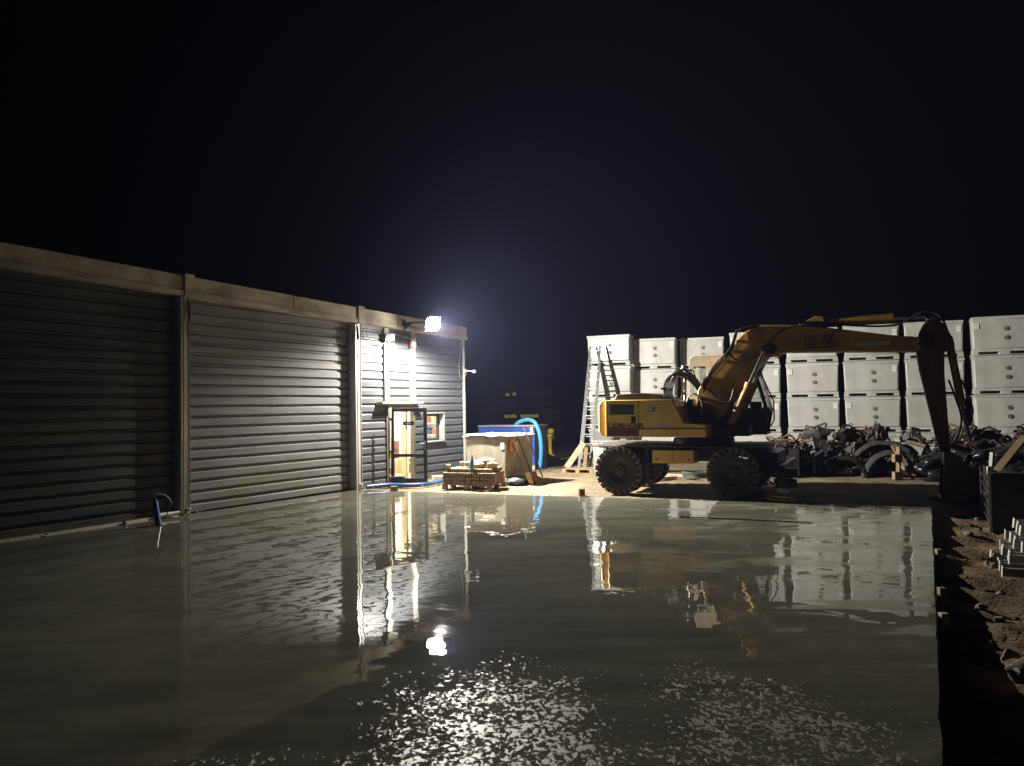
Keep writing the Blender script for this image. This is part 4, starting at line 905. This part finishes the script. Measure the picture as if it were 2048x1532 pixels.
def cylinder(name, a, b, rb, rr_, y, k=.62):
    a = Vector((a[0], y, a[1])); b = Vector((b[0], y, b[1])); m_ = a.lerp(b, k)
    c = MB(); c.cyl(a, m_, rb, 20); c.cyl(m_ - (b - a).normalized() * .06, m_ + (b - a).normalized() * .01, rb * 1.12, 20); c.cyl(a - Vector((0, .07, 0)), a + Vector((0, .07, 0)), rb * 1.1, 16)
    co_ = c.build(name, 'boom_yellow_shaded', EX)
    r = MB(); r.cyl(m_, b, rr_, 16); r.cyl(b - Vector((0, .07, 0)), b + Vector((0, .07, 0)), rr_ * 1.7, 16); r.build('piston_rod', 'chrome', co_)
    return co_
cylinder('boom_cylinder', (.98, 1.30), (1.86, 3.16), .085, .045, -.37, .60); cylinder('boom_cylinder', (.98, 1.30), (1.86, 3.16), .085, .045, .37, .60)
cylinder('stick_cylinder', (2.95, 3.72), (5.0, 3.70), .085, .045, -.02, .68)
v = MB(); v.prism([(2.5, 3.66), (3.1, 3.55), (3.0, 3.82), (2.85, 3.82)], -.12, .10); v.build('cylinder_bracket', 'boom_yellow_shaded', EX, bevel=.01)
st = [(4.79, 2.62), (4.74, 3.05), (4.82, 3.40), (4.93, 3.60), (5.10, 3.66), (5.24, 3.52), (5.40, 3.22), (5.42, 3.05), (5.24, 2.95), (5.23, 2.50), (5.28, 1.25), (5.30, .92), (5.14, .92), (5.05, 1.25), (4.93, 1.9)]
b_ = MB(); b_.prism(st, -.20, .20); sk = b_.build('stick', 'stick_shaded', EX, bevel=.018)
v = MB(); v.cyl((4.90, -.30, 3.12), (4.90, .30, 3.12), .11, 20); v.cyl((5.03, -.22, 3.56), (5.03, .22, 3.56), .06, 16); v.build('pivot_pin', 'greasy_black', sk)
cylinder('bucket_cylinder', (5.35, 3.10), (5.66, .98), .075, .04, 0, .58)
v = MB(); v.beam((5.66, -.12, .98), (5.26, -.12, 1.10), .04, .09); v.beam((5.66, .12, .98), (5.26, .12, 1.10), .04, .09); v.beam((5.66, .0, .98), (5.55, .0, .62), .12, .09); v.build('linkage', 'greasy_black', EX, bevel=.008)
bk_ = MB(); bk_.prism([(5.14, .98), (5.30, .98), (5.62, .70), (5.86, .42), (5.86, .16), (5.66, .02), (5.30, .0), (5.06, .06), (5.08, .10), (5.32, .06), (5.62, .08), (5.78, .22), (5.76, .40), (5.50, .62), (5.16, .72)], -.48, .48)
for y in (-.478, .455): bk_.prism([(5.15, .72), (5.50, .62), (5.77, .40), (5.79, .22), (5.62, .075), (5.30, .055), (5.1, .09)], y, y + .023)
for k in range(5): bk_.box((4.98, -.42 + .21 * k, .06), (.2, .07, .05), (0, .25, 0))
bk_.build('bucket', 'greasy_black', EX, bevel=.006)
ho = MB()
for k in range(3):
    y = -.30 - .03 * k
    ho.tube(bez([(.5, y, 2.25 + .06 * k), (.75, y, 2.72 + .05 * k), (1.1, y - .02, 3.1 + .04 * k), (1.24, y - .02, 3.46 + .04 * k), (1.3, y, 3.62), (1.52, y * .6, 3.74 - .02 * k), (1.9, y * .5, 3.72), (2.5, y * .4, 3.72)], 6), .018, 7)
ho.tube(bez([(1.06, -.33, 3.12), (1.25, -.36, 2.94), (1.6, -.36, 2.92), (1.86, -.36, 3.1), (2.05, -.33, 3.42), (2.4, -.31, 3.6), (3.2, -.2, 3.62)], 6), .02, 7)
ho.tube(bez([(.55, -.3, 2.35), (.8, -.38, 2.15), (.95, -.42, 2.0), (1.1, -.42, 2.05), (1.18, -.4, 2.3)], 6), .02, 7)
ho.tube(bez([(2.6, -.1, 3.74), (3.6, -.1, 3.58), (4.4, -.1, 3.55), (4.9, -.1, 3.78), (5.2, -.1, 3.66), (5.36, -.1, 3.2)], 6), .022, 7)
ho.tube(bez([(5.30, -.12, 2.4), (5.42, -.14, 2.0), (5.50, -.14, 1.6), (5.40, -.14, 1.2), (5.30, -.14, 1.1)], 6), .02, 7)
ho.tube(bez([(5.52, -.1, 2.4), (5.62, -.12, 2.1), (5.70, -.12, 1.8), (5.66, -.1, 1.6)], 6), .018, 7)
ho.build('boom_hoses', 'black_plastic', EX)
v = MB()
for x, z in ((.98, 2.92), (1.16, 3.14), (1.3, 3.35)): v.bb((x - .05, -.345, z - .03), (x + .05, -.27, z + .03))
v.build('pipe_clamp', 'excavator_yellow', EX)
v = MB(); v.tube([(.52, -.30, 2.42), (1.28, -.30, 3.34)], .02, 8); v.tube([(.56, -.30, 2.36), (1.32, -.30, 3.28)], .02, 8); v.build('steel_pipe', 'excavator_yellow', EX)

# ------------------------------------------------------------------ power trowel
pt = thing('power_trowel', 'power trowel with a yellow guard ring at the slab edge', 'power trowel', (5.46, 15.55, 0), R(8))
b_ = MB()
for z in (.045, .11): b_.tube(arc((0, 0, z), .34, 0, 360, 36, lambda a, b: (a, b, 0))[:-1], .013, 8, closed=True)
for k in range(6): a = k * math.pi / 3; b_.cyl((.34 * math.cos(a), .34 * math.sin(a), .045), (.34 * math.cos(a), .34 * math.sin(a), .11), .010, 6)
for k in range(4): a = k * math.pi / 2 + .4; b_.cyl((.34 * math.cos(a), .34 * math.sin(a), .11), (.08 * math.cos(a), .08 * math.sin(a), .19), .011, 6)
b_.build('guard_ring', 'yellow_paint', pt)
b_ = MB()
for k in range(4): a = k * math.pi / 2 + .2; b_.box((.19 * math.cos(a), .19 * math.sin(a), .018), (.24, .10, .006), (.12, 0, a))
b_.build('blade', 'alu', pt)
b_ = MB(); b_.bb((-.12, -.10, .13), (.12, .10, .26)); b_.cyl((0, 0, .03), (0, 0, .14), .05, 12); b_.build('gearbox', 'galv', pt, bevel=.02)
b_ = MB(); b_.bb((-.16, -.15, .27), (.20, .15, .44)); b_.rock((.0, -.16, .38), (.1, .07, .1), 3, 2, .3); b_.cyl((.12, -.17, .36), (.12, .17, .36), .07, 14); b_.build('engine', 'engine_dark', pt, bevel=.02)
b_ = MB(); b_.bb((-.22, -.13, .47), (.02, .13, .60)); b_.bb((.04, -.12, .46), (.24, .12, .64)); b_.build('fuel_tank', 'steel_black', pt, bevel=.03)
b_ = MB(); b_.tube([(-.05, 0, .24), (-.35, 0, .42), (-.82, .05, .86), (-.90, .05, .90)], .02, 8); b_.tube([(-.86, -.22, .88), (-.86, .3, .88)], .017, 8); b_.cyl((-.32, -.03, .33), (-.42, -.03, .37), .035, 10); b_.build('handle', 'steel_black', pt)
b_ = MB(); b_.rock((-.30, -.06, .33), (.09, .04, .05), 2, 2, .3); b_.build('cover_plate', 'cream_paint', pt)

# straightedge lying on the wet slab
sd_ = MB(); A_, B_ = Vector((2.90, 13.50, .012)), Vector((4.87, 12.62, .012)); sd_.beam(A_, B_, .03, .012); 
for k in range(24): c = A_.lerp(B_, (k + .5) / 24); sd_.box((c.x, c.y, .021), (.03, .022, .006), (0, 0, -.42))
tag(sd_.build('screed_bar', 'steel_black'), 'thin dark straightedge lying on the wet slab before the excavator', 'straightedge')

# ------------------------------------------------------------------ scrap heap
def scrap_engine(v, mats):
    random.seed(70 + v); t = thing('scrap_engine', '', 'engine', (0, 0, 0))
    L, Wd, H = .62 + .12 * random.random(), .36, .36
    b_ = MB(); b_.bb((-L / 2, -Wd / 2, .10), (L / 2, Wd / 2, H)); b_.bb((-L / 2 + .04, -Wd * .36, 0), (L / 2 - .16, Wd * .36, .10))
    for k in range(4): b_.cyl((-L / 2 + .1 + k * .14, -Wd / 2 - .05, .24), (-L / 2 + .1 + k * .14, -Wd / 2, .24), .045, 10)
    b_.rock((L * .2, -Wd * .5, .16), (.12, .1, .1), v, 2, .4)
    b_.build('engine_block', mats[0], t, bevel=.02)
    b_ = MB(); b_.box((0, 0, H + .05), (L * .9, Wd * .6, .09)); 
    for k in range(4): b_.cyl((-L * .35 + k * L * .23, .02, H + .09), (-L * .35 + k * L * .23, .02, H + .13), .035, 10)
    b_.tube(bez([(-L * .3, .1, H + .08), (-L * .1, .16, H + .18), (L * .2, .1, H + .16), (L * .35, .0, H + .05)], 5), .035, 8); b_.build('cylinder_head', mats[1], t, bevel=.012)
    b_ = MB()
    for (y, z, r) in ((0, .2, .12), (.14, .36, .07), (-.13, .38, .06)): b_.cyl((L / 2, y, z), (L / 2 + .05, y, z), r, 18); b_.cyl((L / 2 + .05, y, z), (L / 2 + .06, y, z), r * .5, 12)
    b_.build('pulley', mats[2], t, bevel=.006)
    b_ = MB(); b_.tube(bez([(-L / 2, -.1, .3), (-L / 2 - .12, -.16, .42), (-L / 2 - .05, -.26, .5), (.05, -.24, .46)], 6), .03, 8); b_.tube(bez([(.1, -.2, .4), (.2, -.32, .3), (.1, -.34, .12)], 6), .022, 8); b_.tube(bez([(0, .1, .5), (.05, .05, .62), (.14, .02, .58)], 5), .016, 6)
    b_.build('exhaust_manifold', mats[3], t)
    b_ = MB(); b_.lathe([(0, -.24), (.10, -.24), (.13, -.12), (.2, -.02), (.22, 0), (0, 0)], 18, Matrix.Translation((-L / 2, 0, .22)) @ Matrix.Rotation(R(90), 4, 'Y')); b_.build('gear_housing', mats[4], t)
    return t
protoE = [scrap_engine(0, ['engine_dark', 'engine_grey', 'engine_dark', 'rusty', 'engine_grey']), scrap_engine(1, ['greasy_black', 'engine_brown', 'engine_grey', 'engine_dark', 'engine_dark']),
          scrap_engine(2, ['engine_grey', 'engine_dark', 'engine_brown', 'engine_brown', 'engine_dark']), scrap_engine(3, ['engine_dark', 'engine_dark', 'engine_grey', 'rusty', 'engine_dark'])]
random.seed(21)
ES = 'greasy scrap engine jumbled in the heap before the grey tubs'; EG = 'scrap engines in the heap'
J0, J1 = Vector((7.55, 22.0)), Vector((11.15, 19.9)); JT = (J1 - J0).normalized(); JN = Vector((JT.y, -JT.x))
spots = []
for row, (n, z, off_) in enumerate(((8, -.02, .25), (8, -.02, -.35), (7, .42, -.10), (6, .40, -.50), (4, .78, -.3))):
    for k in range(n):
        u_ = (k + .5 + random.uniform(-.2, .2)) / n * (1 if row < 4 else .8) + (0 if row < 4 else .1)
        spots.append((J0.lerp(J1, u_) + JN * (off_ + random.uniform(-.08, .08)), z + random.uniform(-.03, .05)))
G0, G1 = Vector((11.0, 19.7)), Vector((12.6, 18.3))
for row, (n, z, off_) in enumerate(((5, -.02, .4), (5, -.02, -.3), (4, .42, .1), (3, .8, -.1))):
    for k in range(n):
        u_ = (k + .5 + random.uniform(-.2, .2)) / n
        spots.append((G0.lerp(G1, u_) + JN * (off_ + random.uniform(-.1, .1)), z + random.uniform(-.03, .05)))
for i, (p, z) in enumerate(spots):
    src = protoE[i % 4]; rot = (random.uniform(-.35, .35) + (math.pi / 2 if random.random() < .18 else 0), random.uniform(-.35, .35), random.uniform(0, 6.28))
    if z < .1: rot = (rot[0] * .3 if abs(rot[0]) < 1 else rot[0], rot[1] * .3, rot[2])
    sc = random.uniform(.82, 1.1); loc = (p.x, p.y, z + (.2 if abs(rot[0]) > 1 else 0))
    if i < 4:
        src.location = loc; src.rotation_euler = rot; src.scale = (sc,) * 3; o = src; o['label'] = ES
    else: o = dup(src, loc, rot, ES, (sc,) * 3)
    o['group'] = EG
def half_tyre(name, label, c, ang, r, w, tilt, a0, a1, m):
    b_ = MB(); n = 26; prof = [(0, -w / 2), (.06, -w * .5), (.10, -w * .32), (.115, 0), (.10, w * .32), (.06, w * .5), (0, w / 2), (.03, w * .36), (.045, 0), (.03, -w * .36)]; k = len(prof)
    for i in range(n + 1):
        a = R(a0 + (a1 - a0) * i / n); wob = 1 + .04 * fbm(i * .3, r, 1)
        for dr, y in prof: rad = (r + dr * 1.35) * wob; b_.v.append(Vector((rad * math.cos(a), y, rad * math.sin(a))))
    b_.f = [[i * k + j, i * k + (j + 1) % k, (i + 1) * k + (j + 1) % k, (i + 1) * k + j] for i in range(n) for j in range(k)] + [list(range(k)), [n * k + j for j in reversed(range(k))]]
    o = b_.build(name, m, smooth=50); o.location = c; o.rotation_euler = (tilt, 0, ang); return tag(o, label, 'tyre')
half_tyre('half_tyre', 'large black half tyre standing as an arch before the scrap heap', (9.85, 19.95, -.06), R(-24), .62, .34, R(-12), 2, 178, 'rubber')
half_tyre('half_tyre', 'smaller black half tyre arch left of the large one', (8.75, 20.45, -.10), R(-30), .50, .36, R(-16), 5, 175, 'black_film')
half_tyre('half_tyre', 'shiny black curved piece leaning left on the scrap heap', (8.95, 20.85, -.25), R(-32), 1.0, .30, R(-20), 60, 165, 'black_film')
half_tyre('half_tyre', 'black tyre segment resting over the top of the large arch', (9.75, 20.25, .12), R(-26), .72, .25, R(-25), 40, 150, 'rubber')
sbn = thing('scrap_bin', 'dark steel plate bin filled with scrap beside the front wheel', 'bin', (7.15, 20.55, -.02), R(-25))
MB().box((0, 0, .40), (.90, .03, .72), (-.12, 0, 0)).build('front_plate', 'steel_black', sbn, bevel=.006); MB().bb((-.45, .06, .02), (-.42, .8, .76)).build('side_plate', 'steel_black', sbn); MB().bb((.42, .06, .02), (.45, .8, .76)).build('side_plate', 'steel_black', sbn)
MB().bb((-.42, .78, .02), (.42, .8, .76)).build('rear_plate', 'steel_black', sbn); MB().bb((-.42, .06, .02), (.42, .78, .06)).build('bin_floor', 'steel_black', sbn)
random.seed(9)
for k in range(4):
    o = dup(protoE[k], (7.0 + .22 * k, 21.0 - .1 * k + random.uniform(-.1, .1), .38 + .1 * (k % 2)), (random.uniform(-.3, .3), random.uniform(-.4, .4), k * 1.7), 'scrap engine poking out of the dark steel bin', (.85,) * 3); o['group'] = 'scrap engines in the steel bin'
tag(MB().beam((9.86, 19.98, .82), (10.10, 19.45, .0), .13, .05, (0, 1, 0)).build('plank', 'timber', bevel=.004), 'yellowish plank propped on the right end of the tyre arches', 'plank')
tag(MB().beam((9.76, 19.55, .0), (9.80, 19.58, .80), .09, .09).build('plank', 'timber', bevel=.006), 'upright timber post right of the large tyre arch', 'post')
for i, (dx, z) in enumerate(((-.06, .08), (-.05, .52))):
    tag(MB().box((9.74 + dx, 19.45, z), (.20, .16, .2)).build('wood_block', 'timber', bevel=.008), ['squat timber block at the foot of the upright post', 'timber block fixed halfway up the upright post'][i], 'block')
tag(MB().cyl((8.05, 20.62, -.02), (8.05, 20.66, .62), .03, 10).build('stake', 'timber'), 'thin timber stake left of the tyre arches', 'stake')
random.seed(14)
for i, (x, y, z) in enumerate(((10.7, 19.3, .35), (11.5, 18.75, .55), (12.1, 18.3, .6), (11.0, 18.9, .1), (11.9, 17.9, .15), (12.8, 18.4, .7))):
    o = MB().rock((0, 0, 0), (.55 + .2 * random.random(), .45, .32), 30 + i, 4, .55, 2.0).build('black_bag', 'black_film', smooth=60); o.location = (x, y, z)
    tag(o, 'crumpled black plastic sheeting in the dark heap below the bucket', 'plastic sheeting', 'black sheeting in the dark heap')
o = MB().box((11.65, 19.7, .90), (.42, .04, .66), (-.1, 0, -.4)).build('white_board', 'sheet_white', bevel=.004); tag(o, 'pinkish white board standing between the arm and the rightmost tubs', 'board')

# ------------------------------------------------------------------ black skip, planks and steel profiles at the right
sk_d = ET; sk_n = EN
S0 = Vector((7.62, 12.32, -.15)); SA = math.atan2(sk_d.y, sk_d.x)
sk = thing('skip', 'black ribbed steel skip with lamplight painted on its corner edges', 'skip', S0, SA)   # x away along the slab edge, -y to the right
SL, SWd, SH = 2.0, 2.3, .93
b_ = MB(); b_.bb((0, -.03, 0), (SL, .0, SH)); b_.bb((0, -SWd, 0), (.03, -.031, SH)); b_.bb((SL - .03, -SWd, 0), (SL, -.031, SH)); b_.bb((.031, -SWd, 0), (SL - .031, -SWd + .03, SH)); b_.bb((.031, -SWd + .031, .02), (SL - .031, -.031, .06)); b_.build('shell', 'steel_black', sk)
for z in (.12, .28, .44, .60, .76): MB().bb((.06, .001, z), (SL - .06, .03, z + .05)).build('rib', 'steel_black', sk, bevel=.01)
MB().bb((-.012, .006, .0), (.0, .034, SH + .03)).build('lit_corner_strip', 'bare_and_lit_edge', sk); MB().bb((SL - .03, .031, .02), (SL, .045, SH - .02)).build('lit_corner_strip', 'bare_and_lit_edge', sk)  # pale strips stand in for lamplight caught by the skip's vertical edges
MB().bb((-.03, -SWd, SH), (.05, -.02, SH + .035)).build('rim_bar', 'steel_black', sk, bevel=.006)
MB().bb((.1, -.05, SH), (.17, .04, SH + .12)).build('lifting_lug', 'galv', sk, bevel=.01)
SMx = Matrix.Translation(S0) @ Matrix.Rotation(SA, 4, 'Z')
b_ = MB(); b_.beam(SMx @ Vector((1.2, -.15, .86)), SMx @ Vector((2.9, -.75, 1.42)), .14, .05); tag(b_.build('plank', 'timber', bevel=.004), 'plank sticking up out of the black skip', 'plank')
b_ = MB(); b_.beam(SMx @ Vector((1.0, -.06, .8)), SMx @ Vector((1.05, -.1, 1.22)), .06, .05); tag(b_.build('stake', 'white_trim', bevel=.004), 'short pale stake standing in the corner of the black skip', 'stake')
for i, (x, y, z) in enumerate(((.6, -.5, .62), (1.3, -.9, .66), (1.5, -1.6, .62), (.6, -1.5, .6))):
    o = MB().rock((0, 0, 0), (.5, .5, .30), 50 + i, 4, .5, 2).build('black_bag', 'black_film', smooth=60); o.matrix_world = SMx @ Matrix.Translation((x, y, z)); tag(o, 'crumpled black plastic sheeting heaped in the skip', 'plastic sheeting', 'black sheeting in the skip')
# steel profiles: stacked angles whose bright flanged ends face the lamp
pr = thing('steel_profile', '', 'steel angle')
MB().prism([(-.02, 0), (-.01, 0), (-.01, .10), (.035, .11), (.035, .12), (-.02, .11)], .012, 2.2, 'xz').build('bar', 'jamb', pr)
MB().bb((-.028, .0, -.004), (.028, .010, .135)).build('end_plate', 'galv', pr, bevel=.003)
random.seed(2); n_ = 0
for row, (x0, y0, cnt_) in enumerate(((6.24, 10.17, 5), (6.44, 10.30, 5), (6.64, 10.44, 5), (6.92, 10.75, 4))):
    for k in range(cnt_):
        loc = (x0 - .115 * k + random.uniform(-.03, .03), y0 - .245 * k + random.uniform(-.04, .04), -.13 + row * .11 + .004 * k)
        rot = (R(random.uniform(-3, 3)), R(14 + random.uniform(-5, 5)), math.atan2(EN.y, EN.x) + R(-90 + 10 + random.uniform(-6, 6)))
        lab = 'pale galvanised steel angle in the stepped pile below the black skip'
        if n_ == 0: pr.location = loc; pr.rotation_euler = rot; pr['label'] = lab; o = pr
        else: o = dup(pr, loc, rot, lab)
        o['group'] = 'galvanised steel angles in a stepped pile'; n_ += 1

# formwork edge, stakes, stones, sticks at the right of the slab
fw = MB(); a = E0 + EN * .012 - ET * 6; b = E1 + EN * .012; fw.beam((a.x, a.y, -.12), (b.x, b.y, -.12), .024, .20); tag(fw.build('formwork_board', 'timber'), 'weathered shuttering board along the right edge of the slab', 'board')
for i, (y, h, lab) in enumerate(((14.05, .12, 'timber stake at the far right corner of the slab'), (10.08, .05, 'yellow timber peg farthest along the slab right edge'), (8.0, .06, 'tall pale timber peg midway along the slab right edge'), (7.2, .02, 'low pale peg nearest on the slab right edge'))):
    t_ = (y - E0.y) / ET.y; p = E0 + ET * t_ + EN * .065
    tag(MB().bb((p.x - .035, p.y - .035, -.30), (p.x + .035, p.y + .035, h)).build('stake', 'timber' if i < 3 else 'stone_pale', bevel=.006), lab, 'stake')
random.seed(31)
for i in range(46):
    t_ = random.uniform(.5, 11.5); d_ = random.uniform(.15, 1.5); p = E0 + ET * t_ + EN * d_; r = random.choice((.03, .04, .05, .07)) * (1 if d_ > .4 else .7)
    tag(MB().rock((p.x, p.y, ground_z(p.x, p.y) + r * .35), (r * random.uniform(.8, 1.4), r, r * .7), i, 2, .5).build('stone', 'stone', smooth=30), 'rough stone lying in the dirt beside the slab right edge', 'stone', 'stones in the dirt beside the slab')
for i in range(26):
    t_ = random.uniform(.5, 10.5); d_ = random.uniform(.08, .5); p = F0 + FT * t_ + FN * d_; r = random.choice((.015, .02, .03))
    tag(MB().rock((p.x, p.y, ground_z(p.x, p.y) + r * .3), (r * 1.3, r, r * .7), i, 1, .4).build('pebble', 'stone_pale', smooth=30), 'small pebble scattered on the sand along the slab far edge', 'pebble', 'pebbles along the slab far edge')
def gp_(t_, d_, dz=0): p = E0 + ET * t_ + EN * d_; return Vector((p.x, p.y, ground_z(p.x, p.y) + dz))
for i, (t_, d_, r, lab) in enumerate(((2.0, .24, (.07, .05, .04), 'lone pale stone in the black strip beside the slab'), (2.1, .62, (.19, .13, .09), 'large flat boulder at the right picture edge'),
                                      (2.3, .78, (.14, .12, .10), 'boulder behind the large flat one at the right picture edge'), (2.5, .52, (.08, .07, .06), 'grey lump left of the large flat boulder'), (6.6, .72, (.15, .12, .10), 'brown clod before the black skip'))):
    tag(MB().rock(gp_(t_, d_, .05 + (.10 if 0 < i < 4 else 0)), r, 80 + i, 3, .5).build('boulder', 'stone', smooth=30), lab, 'boulder')
st_ = MB(); st_.tube([gp_(1.55, .66, .14), gp_(1.2, .58, .16)], [.03, .024], 8); tag(st_.build('stick', 'bark'), 'thick pale stick lying at the lower right', 'stick')
st_ = MB(); st_.tube(bez([gp_(1.0, .60, .10), gp_(.6, .60, .14), gp_(.3, .62, .12)], 5), [.02] * 10 + [.012], 8); tag(st_.build('stick', 'bark'), 'thin bent stick below the thick pale one', 'stick')
wpb = MB().rock(gp_(.45, .47, .06), (.022, .022, .018), 5, 2, .2).build('pebble', 'white_plastic'); tag(wpb, 'bright white pebble in the dark at the lower right', 'pebble')
random.seed(77)
for i, (t_, d_, lab) in enumerate(((1.25, .80, 'small weed with green leaves beside the thick stick'), (.55, .72, 'small weed with green leaves at the lower right corner'))):
    b_ = MB(); base = gp_(t_, d_)
    for k in range(26):
        a = random.uniform(0, 6.28); l = random.uniform(.08, .2); h = random.uniform(.02, .28); c = base + Vector((math.cos(a) * l, math.sin(a) * l, h)); d = Vector((math.cos(a), math.sin(a), random.uniform(-.3, .5))).normalized(); s_ = Vector((-d.y, d.x, 0)).normalized()
        L_ = random.uniform(.05, .1); b_.add([c, c + d * L_ * .5 + s_ * L_ * .28, c + d * L_, c + d * L_ * .5 - s_ * L_ * .28], [(0, 1, 2, 3)])
    w_ = thing('weed', lab, 'plant', base); lo = b_.build('leaves', 'leaf', smooth=0); lo.parent = w_; lo.location = -base
    st2 = MB()
    for k in range(5): a = k * 1.3; st2.tube([(0, 0, -.02), (math.cos(a) * .08, math.sin(a) * .08, .2)], .006, 5)
    st2.build('stem', 'leaf', w_)

# ------------------------------------------------------------------ lights and night sky
def point(name, loc, power, col, rad):
    l = bpy.data.lights.new(name, 'POINT'); l.energy = power; l.color = col; l.shadow_soft_size = rad
    o = bpy.data.objects.new(name, l); C.objects.link(o); o.location = loc; return o
fb = point('floodlight_beam', LP, 1, (1.0, .955, .86), .07)
fb.data.use_nodes = True; lt = fb.data.node_tree; em = lt.nodes['Emission']
ltc = lt.nodes.new('ShaderNodeTexCoord'); sxyz = lt.nodes.new('ShaderNodeSeparateXYZ'); dt = lt.nodes.new('ShaderNodeVectorMath'); dt.operation = 'DOT_PRODUCT'
dt.inputs[1].default_value = Vector((.90, -.40, -.20)).normalized()         # reflector throws the beam across the yard, spill falls down the wall
def lrange(v, a, b, c, d):
    r = lt.nodes.new('ShaderNodeMapRange'); r.interpolation_type = 'SMOOTHSTEP'
    for k_, x_ in zip(('From Min', 'From Max', 'To Min', 'To Max'), (a, b, c, d)): r.inputs[k_].default_value = x_
    lt.links.new(v, r.inputs['Value']); return r.outputs['Result']
lt.links.new(ltc.outputs['Normal'], dt.inputs[0]); lt.links.new(ltc.outputs['Normal'], sxyz.inputs[0])
mxx = lt.nodes.new('ShaderNodeMath'); mxx.operation = 'MAXIMUM'
lt.links.new(lrange(dt.outputs['Value'], -.40, 1.0, .007, 1.0), mxx.inputs[0]); lt.links.new(lrange(sxyz.outputs['Z'], -.10, -.58, 0.0, .29), mxx.inputs[1])
lt.links.new(mxx.outputs[0], em.inputs['Strength'])
fb.data.energy = 10500
point('room_light', W(6.6, -1.2, 2.45), 700, (1.0, .93, .80), .15)
point('room_light', W(8.4, -1.0, 2.45), 420, (1.0, .90, .74), .15)

w = bpy.data.worlds.new('World'); scene.world = w; w.use_nodes = True; nt = w.node_tree; nt.nodes.clear()
out = nt.nodes.new('ShaderNodeOutputWorld'); bg = nt.nodes.new('ShaderNodeBackground'); sky = nt.nodes.new('ShaderNodeTexSky')
sky.sky_type = 'NISHITA'; sky.sun_disc = False; sky.sun_elevation = R(-8); sky.sun_rotation = R(200)
nt.links.new(sky.outputs[0], bg.inputs['Color']); bg.inputs['Strength'].default_value = .05; nt.links.new(bg.outputs[0], out.inputs['Surface'])
vs_ = nt.nodes.new('ShaderNodeVolumeScatter'); vs_.inputs['Color'].default_value = (.50, .55, 1.0, 1); vs_.inputs['Density'].default_value = .00062; vs_.inputs['Anisotropy'].default_value = .35
nt.links.new(vs_.outputs[0], out.inputs['Volume'])

scene.render.engine = 'CYCLES'
scene.view_settings.view_transform = 'Standard'; scene.view_settings.look = 'None'; scene.view_settings.exposure = 0
cy = scene.cycles; cy.use_denoising = True; cy.max_bounces = 8; cy.volume_bounces = 0; cy.caustics_reflective = False; cy.caustics_refractive = False
cy.sample_clamp_indirect = 6; cy.transparent_max_bounces = 12
